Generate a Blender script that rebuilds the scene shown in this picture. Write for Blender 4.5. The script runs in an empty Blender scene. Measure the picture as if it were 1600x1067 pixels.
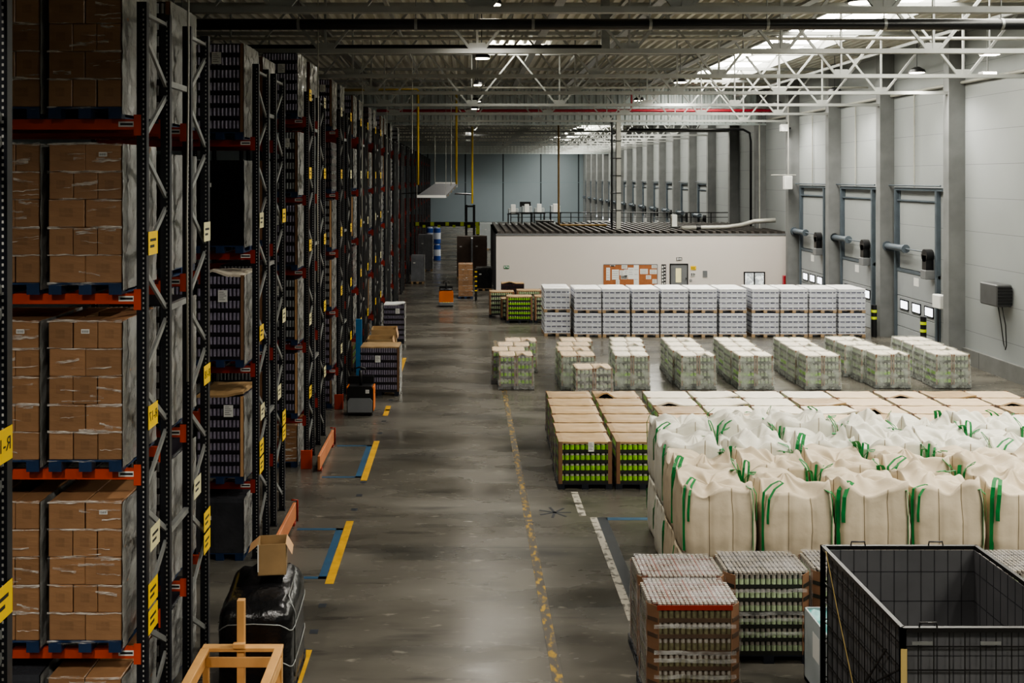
import bpy, bmesh, math, random
from mathutils import Vector, Matrix, noise, Euler
R = random.Random(7)
PI = math.pi
C = bpy.context.scene.collection
ORD = ['zeroth','first','second','third','fourth','fifth','sixth','seventh','eighth','ninth','tenth','eleventh','twelfth',
       'thirteenth','fourteenth','fifteenth','sixteenth','seventeenth','eighteenth','nineteenth','twentieth']
# ------------------------------------------------------------------ mesh builder
class MB:
    def __init__(s): s.v, s.f, s.m, s.sm = [], [], [], []
    def add(s, vs, fs, m=0, smooth=False):
        b = len(s.v); s.v += [tuple(p) for p in vs]
        for f in fs: s.f.append([i+b for i in f]); s.m.append(m); s.sm.append(smooth)
        return s
    def box(s, x0, x1, y0, y1, z0, z1, m=0):
        return s.add([(x0,y0,z0),(x1,y0,z0),(x1,y1,z0),(x0,y1,z0),(x0,y0,z1),(x1,y0,z1),(x1,y1,z1),(x0,y1,z1)],
            [(0,3,2,1),(4,5,6,7),(0,1,5,4),(1,2,6,5),(2,3,7,6),(3,0,4,7)], m)
    def cbox(s, c, d, m=0): return s.box(c[0]-d[0]/2,c[0]+d[0]/2,c[1]-d[1]/2,c[1]+d[1]/2,c[2]-d[2]/2,c[2]+d[2]/2,m)
    def chbox(s, x0, x1, y0, y1, z0, z1, c=0.01, m=0):
        bm = bmesh.new(); bmesh.ops.create_cube(bm, size=1)
        for v in bm.verts:
            v.co = Vector(((x0+x1)/2+v.co.x*(x1-x0), (y0+y1)/2+v.co.y*(y1-y0), (z0+z1)/2+v.co.z*(z1-z0)))
        bmesh.ops.bevel(bm, geom=bm.edges[:], offset=c, segments=1, affect='EDGES')
        bm.verts.index_update()
        s.add([v.co for v in bm.verts], [[v.index for v in f.verts] for f in bm.faces], m); bm.free(); return s
    def bar(s, p, q, w=.05, h=.05, m=0, up=(0,0,1)):
        p, q = Vector(p), Vector(q); d = (q-p).normalized(); u = Vector(up)
        if abs(d.dot(u)) > .98: u = Vector((0,1,0))
        a = d.cross(u).normalized(); b = a.cross(d).normalized()
        vs = [e+a*sx*w/2+b*sy*h/2 for e in (p,q) for sx,sy in ((-1,-1),(1,-1),(1,1),(-1,1))]
        return s.add(vs, [(0,1,2,3),(7,6,5,4),(0,4,5,1),(1,5,6,2),(2,6,7,3),(3,7,4,0)], m)
    def cyl(s, p, q, r=.05, n=10, m=0, r2=None, cap=True, smooth=True):
        p, q = Vector(p), Vector(q); d = (q-p).normalized(); u = Vector((0,0,1))
        if abs(d.dot(u)) > .98: u = Vector((0,1,0))
        a = d.cross(u).normalized(); b = a.cross(d).normalized(); r2 = r if r2 is None else r2
        vs = []
        for e, rr in ((p,r),(q,r2)):
            for i in range(n):
                t = 2*PI*i/n; vs.append(e+a*math.cos(t)*rr+b*math.sin(t)*rr)
        s.add(vs, [(i,(i+1)%n,n+(i+1)%n,n+i) for i in range(n)], m, smooth)
        if cap: s.add(vs[:n], [list(range(n))[::-1]], m); s.add(vs[n:], [list(range(n))], m)
        return s
    def tube(s, pts, r=.02, n=8, m=0):
        pts = [Vector(p) for p in pts]; k = len(pts); rings = []
        for i, p in enumerate(pts):
            d = (pts[min(i+1,k-1)]-pts[max(i-1,0)]).normalized(); u = Vector((0,0,1))
            if abs(d.dot(u)) > .95: u = Vector((0,1,0))
            a = d.cross(u).normalized(); b = a.cross(d).normalized()
            rings += [p+a*math.cos(2*PI*j/n)*r+b*math.sin(2*PI*j/n)*r for j in range(n)]
        fs = [(i*n+j,i*n+(j+1)%n,(i+1)*n+(j+1)%n,(i+1)*n+j) for i in range(k-1) for j in range(n)]
        fs += [list(range(n))[::-1], list(range((k-1)*n,k*n))]
        return s.add(rings, fs, m, True)
    def ribbon(s, pts, w, side, m=0, th=.006):
        side = Vector(side); vs = []
        k = len(pts)
        for i, p in enumerate(pts):
            p = Vector(p); d = (Vector(pts[min(i+1,k-1)])-Vector(pts[max(i-1,0)])).normalized()
            nrm = d.cross(side); nrm = nrm.normalized() if nrm.length > 1e-4 else Vector((0,0,1))
            vs += [p-side*w/2-nrm*th/2, p+side*w/2-nrm*th/2, p+side*w/2+nrm*th/2, p-side*w/2+nrm*th/2]
        fs = []
        for i in range(k-1):
            a, b = i*4, i*4+4
            for j in range(4): fs.append((a+j, a+(j+1)%4, b+(j+1)%4, b+j))
        fs += [(0,3,2,1), ((k-1)*4,(k-1)*4+1,(k-1)*4+2,(k-1)*4+3)]
        return s.add(vs, fs, m)
    def grid(s, fn, nu, nv, m=0, smooth=True):
        vs = [fn(i/nu, j/nv) for j in range(nv+1) for i in range(nu+1)]
        fs = [(j*(nu+1)+i, j*(nu+1)+i+1, (j+1)*(nu+1)+i+1, (j+1)*(nu+1)+i) for j in range(nv) for i in range(nu)]
        return s.add(vs, fs, m, smooth)
    def prism(s, poly, y0, y1, m=0):          # poly in (x,z), extruded along y
        n = len(poly)
        return s.add([(x,y0,z) for x,z in poly]+[(x,y1,z) for x,z in poly],
            [list(range(n)), list(range(n,2*n))[::-1]]+[(i,n+i,n+(i+1)%n,(i+1)%n) for i in range(n)], m)
    def mesh(s, name, *mats):
        me = bpy.data.meshes.new(name); me.from_pydata(s.v, [], s.f)
        for mt in mats: me.materials.append(mt)
        me.polygons.foreach_set('material_index', s.m); me.polygons.foreach_set('use_smooth', s.sm)
        me.update(); return me
# ------------------------------------------------------------------ objects
def link(name, data, parent=None, loc=(0,0,0), rz=0, label=None, mat=None):
    o = bpy.data.objects.new(name, data); C.objects.link(o); o.parent = parent
    o.location = loc; o.rotation_euler = (0,0,rz)
    if label: o['label'] = label
    return o
def tag(o, label=None, cat=None, group=None, kind=None):
    if label: o['label'] = label
    if cat: o['category'] = cat
    if group: o['group'] = group
    if kind: o['kind'] = kind
    return o
def thing(name, label, cat, loc=(0,0,0), rz=0, group=None):
    return tag(link(name, None, None, loc, rz), label, cat, group)
def solid(name, mesh, label, cat, loc=(0,0,0), rz=0, group=None):
    return tag(link(name, mesh, None, loc, rz), label, cat, group)
def struct(name, mesh, label=None, cat=None, loc=(0,0,0), rz=0, parent=None):
    o = link(name, mesh, parent, loc, rz)
    if parent is None: tag(o, label, cat, None, 'structure')
    return o
def place(name, spec, label, cat, loc=(0,0,0), rz=0, group=None):
    """spec: list of (part name, mesh, loc, rz, label, children)"""
    t = thing(name, label, cat, loc, rz, group)
    def rec(par, sp):
        for p in sp:
            o = link(p[0], p[1], par, p[2] if len(p) > 2 else (0,0,0), p[3] if len(p) > 3 else 0, p[4] if len(p) > 4 else None)
            if len(p) > 5 and p[5]: rec(o, p[5])
    rec(t, spec); return t
def nz(x, y, z, s=1, seed=0): return noise.noise(Vector((x*s+seed*17.3, y*s+seed*5.1, z*s-seed*9.7)))
# ------------------------------------------------------------------ materials
def srgb(h):
    h = h.lstrip('#'); o = []
    for i in (0,2,4):
        c = int(h[i:i+2],16)/255; o.append(c/12.92 if c <= .04045 else ((c+.055)/1.055)**2.4)
    return (*o, 1)
def newmat(name):
    m = bpy.data.materials.new(name); m.use_nodes = True; nt = m.node_tree
    b = nt.nodes['Principled BSDF']; return m, nt, b
def N(nt, t, **kw):
    n = nt.nodes.new(t)
    for k, v in kw.items():
        if k in n.inputs: n.inputs[k].default_value = v
        else: setattr(n, k, v)
    return n
def mat(name, col, rough=.5, metal=0, var=.12, scale=3., stretch=(1,1,1), bump=0, bscale=30., coat=0, rnd=0, rvar=.0, emit=None, space='Object', spec=.5):
    m, nt, b = newmat(name); L = nt.links.new
    col = srgb(col) if isinstance(col, str) else (*col, 1)
    b.inputs['Roughness'].default_value = rough; b.inputs['Metallic'].default_value = metal
    b.inputs['Coat Weight'].default_value = coat; b.inputs['Coat Roughness'].default_value = .18
    b.inputs['Specular IOR Level'].default_value = spec
    tc = N(nt,'ShaderNodeTexCoord'); mp = N(nt,'ShaderNodeMapping'); mp.inputs['Scale'].default_value = stretch
    L(tc.outputs[space], mp.inputs['Vector'])
    no = N(nt,'ShaderNodeTexNoise', Scale=scale, Detail=5.); L(mp.outputs['Vector'], no.inputs['Vector'])
    mr = N(nt,'ShaderNodeMapRange'); mr.inputs['From Min'].default_value=.25; mr.inputs['From Max'].default_value=.75
    mr.inputs['To Min'].default_value = 1-var; mr.inputs['To Max'].default_value = 1+var
    L(no.outputs['Fac'], mr.inputs['Value'])
    hs = N(nt,'ShaderNodeHueSaturation'); hs.inputs['Color'].default_value = col
    if rnd:
        oi = N(nt,'ShaderNodeObjectInfo'); r2 = N(nt,'ShaderNodeMapRange')
        r2.inputs['To Min'].default_value = 1-rnd; r2.inputs['To Max'].default_value = 1+rnd
        L(oi.outputs['Random'], r2.inputs['Value']); mu = N(nt,'ShaderNodeMath', operation='MULTIPLY')
        L(mr.outputs['Result'], mu.inputs[0]); L(r2.outputs['Result'], mu.inputs[1]); L(mu.outputs[0], hs.inputs['Value'])
    else: L(mr.outputs['Result'], hs.inputs['Value'])
    L(hs.outputs['Color'], b.inputs['Base Color'])
    if rvar:
        rr = N(nt,'ShaderNodeMapRange'); rr.inputs['From Min'].default_value=.3; rr.inputs['From Max'].default_value=.7
        rr.inputs['To Min'].default_value = max(.02,rough-rvar); rr.inputs['To Max'].default_value = rough+rvar
        L(no.outputs['Fac'], rr.inputs['Value']); L(rr.outputs['Result'], b.inputs['Roughness'])
    if bump:
        n2 = N(nt,'ShaderNodeTexNoise', Scale=bscale, Detail=3.); L(mp.outputs['Vector'], n2.inputs['Vector'])
        bp = N(nt,'ShaderNodeBump', Strength=bump, Distance=.02); L(n2.outputs['Fac'], bp.inputs['Height']); L(bp.outputs['Normal'], b.inputs['Normal'])
        if coat: L(bp.outputs['Normal'], b.inputs['Coat Normal'])
    if emit:
        b.inputs['Emission Color'].default_value = col; b.inputs['Emission Strength'].default_value = emit
    m['hs'] = hs.name
    return m
def mix_in(m, fac_socket_builder, col):
    """darken / tint base colour where the built factor is 1"""
    nt = m.node_tree; b = nt.nodes['Principled BSDF']; L = nt.links.new
    src = b.inputs['Base Color'].links[0].from_socket
    mx = N(nt,'ShaderNodeMix', data_type='RGBA'); L(src, mx.inputs['A']); mx.inputs['B'].default_value = srgb(col) if isinstance(col,str) else (*col,1)
    L(fac_socket_builder(nt, L), mx.inputs['Factor']); L(mx.outputs['Result'], b.inputs['Base Color']); return m
def line_fac(axis, period, width, space='Object', offset=0):
    def f(nt, L):
        tc = N(nt,'ShaderNodeTexCoord'); sp = N(nt,'ShaderNodeSeparateXYZ'); L(tc.outputs[space], sp.inputs[0])
        a = N(nt,'ShaderNodeMath', operation='ADD'); L(sp.outputs[axis], a.inputs[0]); a.inputs[1].default_value = offset+1000*period
        p = N(nt,'ShaderNodeMath', operation='MODULO'); L(a.outputs[0], p.inputs[0]); p.inputs[1].default_value = period
        c = N(nt,'ShaderNodeMath', operation='LESS_THAN'); L(p.outputs[0], c.inputs[0]); c.inputs[1].default_value = width
        return c.outputs[0]
    return f
def noise_fac(scale, lo, hi, stretch=(1,1,1), space='Object', detail=6.):
    def f(nt, L):
        tc = N(nt,'ShaderNodeTexCoord'); mp = N(nt,'ShaderNodeMapping'); mp.inputs['Scale'].default_value = stretch; L(tc.outputs[space], mp.inputs['Vector'])
        no = N(nt,'ShaderNodeTexNoise', Scale=scale, Detail=detail); L(mp.outputs['Vector'], no.inputs['Vector'])
        mr = N(nt,'ShaderNodeMapRange'); mr.inputs['From Min'].default_value=lo; mr.inputs['From Max'].default_value=hi
        L(no.outputs['Fac'], mr.inputs['Value']); return mr.outputs['Result']
    return f
def rect_fac(x0,x1,z0,z1,amt):
    def f(nt, L):
        tc = N(nt,'ShaderNodeTexCoord'); sp = N(nt,'ShaderNodeSeparateXYZ'); L(tc.outputs['Generated'], sp.inputs[0]); out = None
        for ax, lo, hi in (('X',x0,x1),('Z',z0,z1)):
            for op, v in (('GREATER_THAN',lo),('LESS_THAN',hi)):
                c = N(nt,'ShaderNodeMath', operation=op); L(sp.outputs[ax], c.inputs[0]); c.inputs[1].default_value = v
                if out is None: out = c.outputs[0]
                else:
                    mu = N(nt,'ShaderNodeMath', operation='MULTIPLY'); L(out, mu.inputs[0]); L(c.outputs[0], mu.inputs[1]); out = mu.outputs[0]
        no = N(nt,'ShaderNodeTexNoise', Scale=9.); mu = N(nt,'ShaderNodeMath', operation='MULTIPLY'); L(out, mu.inputs[0]); L(no.outputs['Fac'], mu.inputs[1])
        m2 = N(nt,'ShaderNodeMath', operation='MULTIPLY'); L(mu.outputs[0], m2.inputs[0]); m2.inputs[1].default_value = amt; return m2.outputs[0]
    return f
def film(name, col, opac, rough=.12, bscale=8., mscale=4., stretch=(1,1,1)):
    m, nt, b = newmat(name); L = nt.links.new
    b.inputs['Base Color'].default_value = srgb(col); b.inputs['Roughness'].default_value = rough
    tc = N(nt,'ShaderNodeTexCoord'); mp = N(nt,'ShaderNodeMapping'); mp.inputs['Scale'].default_value = stretch; L(tc.outputs['Object'], mp.inputs['Vector'])
    no = N(nt,'ShaderNodeTexNoise', Scale=bscale, Detail=4.); L(mp.outputs['Vector'], no.inputs['Vector'])
    bp = N(nt,'ShaderNodeBump', Strength=.9 if name != 'wrap_white' else .55, Distance=.04); L(no.outputs['Fac'], bp.inputs['Height']); L(bp.outputs['Normal'], b.inputs['Normal'])
    n2 = N(nt,'ShaderNodeTexNoise', Scale=mscale, Detail=4.); L(mp.outputs['Vector'], n2.inputs['Vector'])
    mr = N(nt,'ShaderNodeMapRange'); mr.inputs['From Min'].default_value=.3; mr.inputs['From Max'].default_value=.7
    mr.inputs['To Min'].default_value=opac[0]; mr.inputs['To Max'].default_value=opac[1]; L(n2.outputs['Fac'], mr.inputs['Value'])
    tr = N(nt,'ShaderNodeBsdfTransparent'); mx = N(nt,'ShaderNodeMixShader'); L(mr.outputs['Result'], mx.inputs[0]); L(tr.outputs[0], mx.inputs[1]); L(b.outputs[0], mx.inputs[2])
    L(mx.outputs[0], nt.nodes['Material Output'].inputs['Surface']); return m
def emis(name, col, strength):
    m, nt, b = newmat(name); b.inputs['Base Color'].default_value = (.8,.8,.8,1)
    b.inputs['Emission Color'].default_value = srgb(col); b.inputs['Emission Strength'].default_value = strength; return m
M = {}
M['floor'] = mat('concrete', '#57544d', .26, var=.3, scale=.35, stretch=(1,2.2,1), rvar=.12, bump=.03, bscale=4)
mix_in(M['floor'], noise_fac(.55,.5,.72,(.55,1.6,1)), '#34332f')
mix_in(M['floor'], noise_fac(1.7,.58,.8,(.35,2.2,1),detail=9.), '#2b2a28')
mix_in(M['floor'], noise_fac(5.,.62,.85,(.6,1.5,1),detail=9.), '#8a867b')
mix_in(M['floor'], line_fac('Y',6.,.02), '#2d2c2a')
M['wall'] = mat('wall_panel', '#909494', .55, var=.05, scale=.5)
mix_in(M['wall'], line_fac('Z',1.16,.018), '#6d7072')
M['wall_dark'] = mat('wall_panel_dark', '#5e666a', .6, var=.08, scale=.4)
mix_in(M['wall_dark'], line_fac('X',6.,.12), '#22282b')
M['farwall'] = mat('far_wall_panel', '#7f8b92', .6, var=.05, scale=.2)
mix_in(M['farwall'], line_fac('X',5.6,.22), '#2c373c'); mix_in(M['farwall'], line_fac('Z',5.8,.05), '#75888f')
M['plinth'] = mat('plinth', '#6c6d6b', .6, var=.15, scale=2)
mix_in(M['plinth'], line_fac('Y',2.9,.03), '#3a3a39')
M['column'] = mat('column_concrete', '#6f7171', .65, var=.22, scale=1.3)
M['deck'] = mat('roof_deck', '#cbc9bd', .5, metal=.0, var=.12, scale=.5)
M['truss'] = mat('truss_steel', '#9a9c99', .5, metal=.1, var=.12, scale=1.5)
M['fascia'] = mat('fascia_steel', '#b4bdbd', .4, metal=.1, var=.12, scale=.4)
M['darkpipe'] = mat('dark_pipe', '#141517', .3, var=.1)
M['redpipe'] = mat('red_pipe', '#9b2433', .35)
M['yellow'] = mat('yellow_paint', '#c9a32a', .45, var=.15)
M['greypipe'] = mat('grey_pipe', '#a5a49c', .4, metal=.2)
M['office'] = mat('office_panel', '#cdc6c0', .55, var=.03, scale=.3)
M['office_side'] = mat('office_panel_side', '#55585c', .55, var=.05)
M['officeroof'] = mat('office_roof', '#3b3733', .6, var=.3, scale=1.2)
M['rack'] = mat('rack_navy', '#14161d', .38, var=.15)
M['hole'] = mat('rack_hole', '#a3a29e', .6)
M['beam'] = mat('rack_orange', '#b8431d', .42, var=.2, scale=2)
M['beam2'] = mat('rack_red', '#8a2a1c', .42, var=.2, scale=2)
M['galv'] = mat('galvanised', '#8c8e8c', .38, metal=.5, var=.15, scale=6)
M['carton'] = mat('carton_board', '#8f6c4d', .5, var=.12, scale=4, coat=.65, bump=.22, bscale=7, rnd=.14, stretch=(1,1,3.5))
mix_in(M['carton'], rect_fac(.3,.68,.38,.7,.42), '#5b4530')
M['card'] = mat('card_lid', '#9d825d', .5, var=.16, scale=3, rnd=.16, coat=.15)
M['card_pale'] = mat('card_lid_pale', '#c2ab8d', .55, var=.1, scale=3, rnd=.08)  # pale card; also brown lids coloured as lit in the large block
M['card_cream'] = mat('card_lid_cream', '#d3cab9', .5, var=.08, scale=3, rnd=.06)  # cream card; large block uses it for brown lids under stronger light
M['cardpost'] = mat('card_post', '#7a5a42', .6, var=.15, scale=5)
M['cardpost_pale'] = mat('card_post_pale', '#c39a70', .55, var=.1, scale=5)
M['bluepal'] = mat('pallet_blue', '#1c3150', .45, var=.25, scale=6)
M['darkpal'] = mat('pallet_dark', '#1b1f29', .45, var=.25, scale=6)
M['woodpal'] = mat('pallet_wood', '#a08561', .7, var=.25, scale=5, stretch=(1,6,1))
M['pine'] = mat('pine', '#c89a62', .55, var=.16, scale=4, stretch=(1,1,.3), rnd=.06)
M['wrap'] = film('wrap_white', '#8e8e8b', (.93,1.0), .16, bscale=7, mscale=1.5)
M['wrapclear'] = film('wrap_clear', '#e8e8e4', (.08,.42), .1, bscale=10, mscale=5)
M['wrapmilk'] = film('wrap_milky', '#d8ddd6', (.13,.5), .12, bscale=9, mscale=4)
M['wrapthin'] = film('wrap_thin', '#e8e8ee', (.0,.2), .12, bscale=10, mscale=4)
M['wrapglint'] = film('wrap_glint', '#f4f0e8', (-.25,.75), .1, bscale=20, mscale=9, stretch=(.6,1,4))  # near-white colour for the glints painted on the wrap
M['blackwrap'] = mat('wrap_black', '#101012', .26, var=.2, bump=.8, bscale=9)
M['darkwrap'] = mat('wrap_smoke', '#38393d', .25, var=.2, bump=.35, bscale=9)
M['white'] = mat('white_paper', '#d8d8d4', .6, var=.03)
M['ink'] = mat('ink', '#1d1d1f', .6)
M['can'] = mat('can_purple', '#8d8799', .25, metal=.4, var=.3, scale=14, coat=.3)
M['candark'] = mat('can_tray_dark', '#1c1a21', .4, var=.3, scale=9, coat=.4)
M['cangrey'] = mat('can_grey', '#8b8d8f', .3, metal=.3, var=.25, scale=10, coat=.4)
M['plum'] = mat('bottle_plum', '#3a2328', .35, var=.3, scale=9, coat=.4)
M['green'] = mat('jar_label_green', '#86bd22', .42, var=.35, scale=16, coat=.4, rnd=.1)
M['greenpale'] = mat('jar_label_pale', '#a0b08e', .42, var=.3, scale=14, coat=.5, rnd=.12)
M['capgrey'] = mat('jar_cap_dull', '#a19b92', .3, metal=.2, var=.25, scale=25)
M['traybrown'] = mat('tray_brown', '#4d3d30', .5, var=.25, scale=6)
M['gapbrown'] = mat('gap_brown', '#6a3626', .6)
M['jardull'] = mat('jar_dull_green', '#66624a', .4, var=.5, scale=18, coat=.4)
M['lidsilver'] = mat('jar_cap', '#c2beb6', .35, metal=.2, var=.1, scale=20)
M['traydark'] = mat('tray_dark', '#23241f', .5, var=.3, scale=7, coat=.2)
M['traywhite'] = mat('tray_white', '#c9ccd2', .5, var=.06, scale=6, coat=.3)
M['whitecan'] = mat('white_pack_band', '#55566c', .4, var=.4, scale=22, coat=.3)
M['sheet'] = mat('top_sheet', '#e2e2e0', .45, var=.05, scale=3, coat=.2)
M['bag'] = mat('bag_fabric', '#c2b49c', .75, var=.07, scale=3, bump=.5, bscale=5)
M['bagwhite'] = mat('bag_fabric_white', '#d2cfc2', .7, var=.06, scale=3, bump=.5, bscale=5)
M['seam'] = mat('bag_seam', '#8d8068', .8)
M['strap'] = mat('strap_green', '#157a3c', .5, var=.2, scale=12)
M['cage'] = mat('cage_wire', '#201f1f', .35, metal=.3, var=.2)
M['liner'] = mat('cage_liner', '#5a5a5c', .45, var=.2, scale=2)
M['gold'] = mat('tape_tan', '#b9a268', .5)
M['teal'] = mat('teal_film', '#4a9a96', .3, var=.2, bump=.4, bscale=9)
M['ibc'] = mat('box_pale_grey', '#a9b0b2', .45, var=.1, scale=2)
M['truck_orange'] = mat('truck_orange', '#cc6a14', .35, var=.06)
M['black'] = mat('black_plastic', '#131315', .4, var=.1)
M['truck_grey'] = mat('truck_grey', '#6d6f71', .45, var=.08)
M['doorpanel'] = mat('door_panel', '#94989a', .5, var=.06, scale=1)
M['doorframe'] = mat('door_frame', '#59626a', .45, metal=.2, var=.15)
M['glow'] = emis('window_glow', '#f2f6ff', 2.2)
M['lamp'] = emis('lamp_glow', '#fff3dc', 14)
M['sky'] = emis('skylight_glow', '#fffbee', 11)
M['cork'] = mat('cork', '#9a6038', .8, var=.12, scale=9)
M['signyellow'] = mat('sign_yellow', '#e3bd12', .45, var=.04)
M['signcream'] = mat('sign_cream', '#c9c39a', .5)
M['signgreen'] = mat('sign_green', '#157a4a', .45)
M['hiviz'] = mat('marker_lime', '#c3d42a', .45)
M['lineyellow'] = mat('line_yellow', '#b98d12', .5, var=.3, scale=4)
M['lineworn'] = mat('line_worn', '#9c7c20', .5, var=.35, scale=5)
mix_in(M['lineworn'], noise_fac(7.,.36,.5,(1.6,.7,1)), '#45413a')
M['lineblue'] = mat('line_blue', '#244a66', .45, var=.25, scale=3)
M['linedark'] = mat('line_dark', '#272c33', .45, var=.2, scale=3)
M['linewhite'] = mat('line_pale', '#b3ada0', .5, var=.3, scale=6)
mix_in(M['linewhite'], noise_fac(6.,.5,.6), '#55524b')
M['guard'] = mat('guard_board', '#b7744c', .55, var=.2, scale=2)
M['drumblue'] = mat('drum_blue', '#2e4f9a', .4); M['drumwhite'] = mat('drum_white', '#cfd6e2', .4)
M['bluebox'] = mat('crate_blue', '#23466f', .5); M['silver'] = mat('silver_sheet', '#aab0b2', .35, metal=.4, var=.15)
M['tan'] = mat('tan_board', '#a88a62', .6, var=.2, scale=3, coat=.2)
M['heaterdark'] = mat('heater_dark','#48494a',.5)
M['linerline'] = mat('liner_line', '#37373a', .5)
M['greywrap'] = mat('wrap_grey', '#6a6c70', .28, var=.25, bump=.5, bscale=7)
M['brownwrap'] = mat('wrap_brown', '#4d4038', .35, var=.25, bump=.3, bscale=7)
mesh_cache = {}
def cached(key, fn):
    if key not in mesh_cache: mesh_cache[key] = fn()
    return mesh_cache[key]
def text_mesh(s, size, m, mirrored=False):
    def mk():
        cu = bpy.data.curves.new('lettering','FONT'); cu.body = s; cu.size = size; cu.align_x = 'CENTER'; cu.align_y = 'CENTER'; cu.extrude = .001
        o = bpy.data.objects.new('lettering', cu); C.objects.link(o); dg = bpy.context.evaluated_depsgraph_get()
        me = bpy.data.meshes.new_from_object(o.evaluated_get(dg)); bpy.data.objects.remove(o); bpy.data.curves.remove(cu)
        for v in me.vertices:
            x, y, z = v.co; v.co = (-x if mirrored else x, -z, y)        # upright in XZ, facing -Y
        if mirrored: me.flip_normals()
        me.materials.clear(); me.materials.append(m); me.name = 'lettering'; return me
    return cached(('txt',s,size,m.name,mirrored), mk)
# ------------------------------------------------------------------ pallet load templates (origin: centre of footprint, floor)
def pallet(w, d, m, h=.13):
    def mk():
        b = MB()
        n = 5
        for i in range(n):                                   # top boards run along x
            y = -d/2 + (d-.12)*i/(n-1); b.box(-w/2,w/2,y,y+.12,h-.022,h)
        for x in (-w/2, -.07, w/2-.14):
            b.box(x,x+.14,-d/2,d/2,0,.022); b.box(x,x+.14,-d/2,d/2,h-.044,h-.022)
            for y in (-d/2, -.07, d/2-.14): b.box(x,x+.14,y,y+.14,.022,h-.044)
        return b.mesh('pallet', m)
    return cached(('pallet',w,d,m.name,h), mk)
def side_sheet(w, d, z0, z1, seed, m, bulge=.03, sides='x'):
    """crumpled film round the +X side (and a strip of the corners)"""
    def mk():
        b = MB(); r = random.Random(seed)
        def fx(u, v):
            y = -d/2-.012+(d+.024)*u; z = z0+(z1-z0)*v
            k = bulge*nz(0,y,z,5,seed)+bulge*.6*nz(0,y,z,13,seed)
            return (w/2+.018+k*min(1,8*u*(1-u)+.3), y, z)
        b.grid(fx, 16, 24)
        if 'X' in sides:
            b.grid(lambda u,v: (-fx(1-u,v)[0], fx(1-u,v)[1], fx(u,v)[2]), 16, 24)
        if 't' in sides:
            b.grid(lambda u,v: (-w/2+(w+.02)*u, -d/2+d*v, z1+.012+.02*nz(u*w,v*d,0,6,seed)), 10, 14)
        return b.mesh('stretch_wrap', m)
    return cached(('side',w,d,z0,z1,seed,m.name,sides), mk)
def front_glints(w, d, zs, seed, m):  # pale strips stand in for highlights on the film over the load front
    def mk():
        b = MB(); r = random.Random(seed)
        def strip(x0, x1, z, hh, tilt, n=10):
            b.grid(lambda u,v: (x0+(x1-x0)*u, -d/2-.010-.010*abs(nz(u*4,z,v,3,seed)), z-hh/2+hh*v+tilt*(u-.5)+.014*nz(u*3,z,0,2,seed)), n, 3)
        for z in zs: strip(-w/2-.01,w/2+.01,z,r.uniform(.014,.034),r.uniform(-.01,.01),14)
        for q in range(11):  # short extra streaks of painted highlight
            x0 = r.uniform(-w/2,w*.25); strip(x0,min(w/2,x0+r.uniform(.15,.5)),r.uniform(.2,max(zs)-.05),r.uniform(.006,.04),r.uniform(-.05,.05))
        return b.mesh('stretch_wrap', m)
    return cached(('bands',w,d,tuple(zs),seed), mk)
def carton_mesh(w, d, h, m='carton'):
    return cached(('carton',round(w,3),round(d,3),round(h,3),m), lambda: MB().chbox(-w/2,w/2,-d/2,d/2,0,h,.008).mesh('carton', M[m]))
def tape_label():
    def mk():
        b = MB().box(-.045,.045,-.001,.001,-.024,.024)
        for i in range(7): b.box(-.036+i*.011,-.031+i*.011,-.0018,-.001,-.015,.012,1)
        return b.mesh('shipping_label', M['white'], M['ink'])
    return cached('tapelabel', mk)
def T_carton(seed=0, tiers=5, th=.305, w=.8, d=1.2, detail=True):
    r = random.Random(seed); sp = [('pallet', pallet(w,d,M['bluepal']))]; z = .13; zs = []
    for t in range(tiers):
        nx = 2 if (t+seed) % 2 == 0 else 3
        if detail:
            cw, cd = w/nx, d/3
            for i in range(nx):
                for j in range(3):
                    if j == 1 and 0 < i < nx-1: continue
                    ch = []
                    if t == tiers-1 and j == 0 and i == nx-1-(seed%2): ch = [('shipping_label', tape_label(), (0,-cd/2-.002,th*.62))]
                    sp.append(('carton', carton_mesh(cw-.006,cd-.006,th-.004), (-w/2+cw*(i+.5)+r.uniform(-.004,.004), -d/2+cd*(j+.5)+r.uniform(-.006,.004), z), 0, None, ch))
        else:
            def mk(nx=nx):
                b = MB()
                for i in range(nx):
                    for j in range(3): b.chbox(-w/2+w/nx*i+.003,-w/2+w/nx*(i+1)-.003,-d/2+d/3*j+.003,-d/2+d/3*(j+1)-.003,0,th-.004,.008)
                return b.mesh('carton_layer', M['carton'])
            sp.append(('carton_layer', cached(('clayer',w,d,th,nx), mk), (0,0,z)))
        z += th; zs.append(round(z-.002,3))
    sp.append(('stretch_wrap', side_sheet(w,d,.05,round(z,3),seed%4,M['wrap']), (0,0,0), 0, 'crumpled clear film down the load side'))
    sp.append(('stretch_wrap', front_glints(w,d,[.12]+zs,seed%5,M['wrapglint']), (0,0,0), 0, 'pale strips painted as film glints across the load front'))
    return sp, z
def can_layer(w, d, h, cm, tm):
    def mk():
        b = MB(); b.box(-w/2+.03,w/2-.03,-d/2+.03,d/2-.03,0,h,1); b.box(-w/2,w/2,-d/2,d/2,0,h*.28,1)
        nx, ny = max(5,round(w/.068)), max(5,round(d/.068)); rr = .031
        for i in range(nx):
            x = -w/2+w*(i+.5)/nx
            for y in (-d/2+.034, d/2-.034): b.cyl((x,y,h*.1),(x,y,h*.9),rr,8,0)
        for j in range(1,ny-1):
            y = -d/2+d*(j+.5)/ny
            for x in (-w/2+.034, w/2-.034): b.cyl((x,y,h*.1),(x,y,h*.9),rr,8,0)
        return b.mesh('can_layer', cm, tm)
    return cached(('canlayer',w,d,h,cm.name,tm.name), mk)
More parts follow.
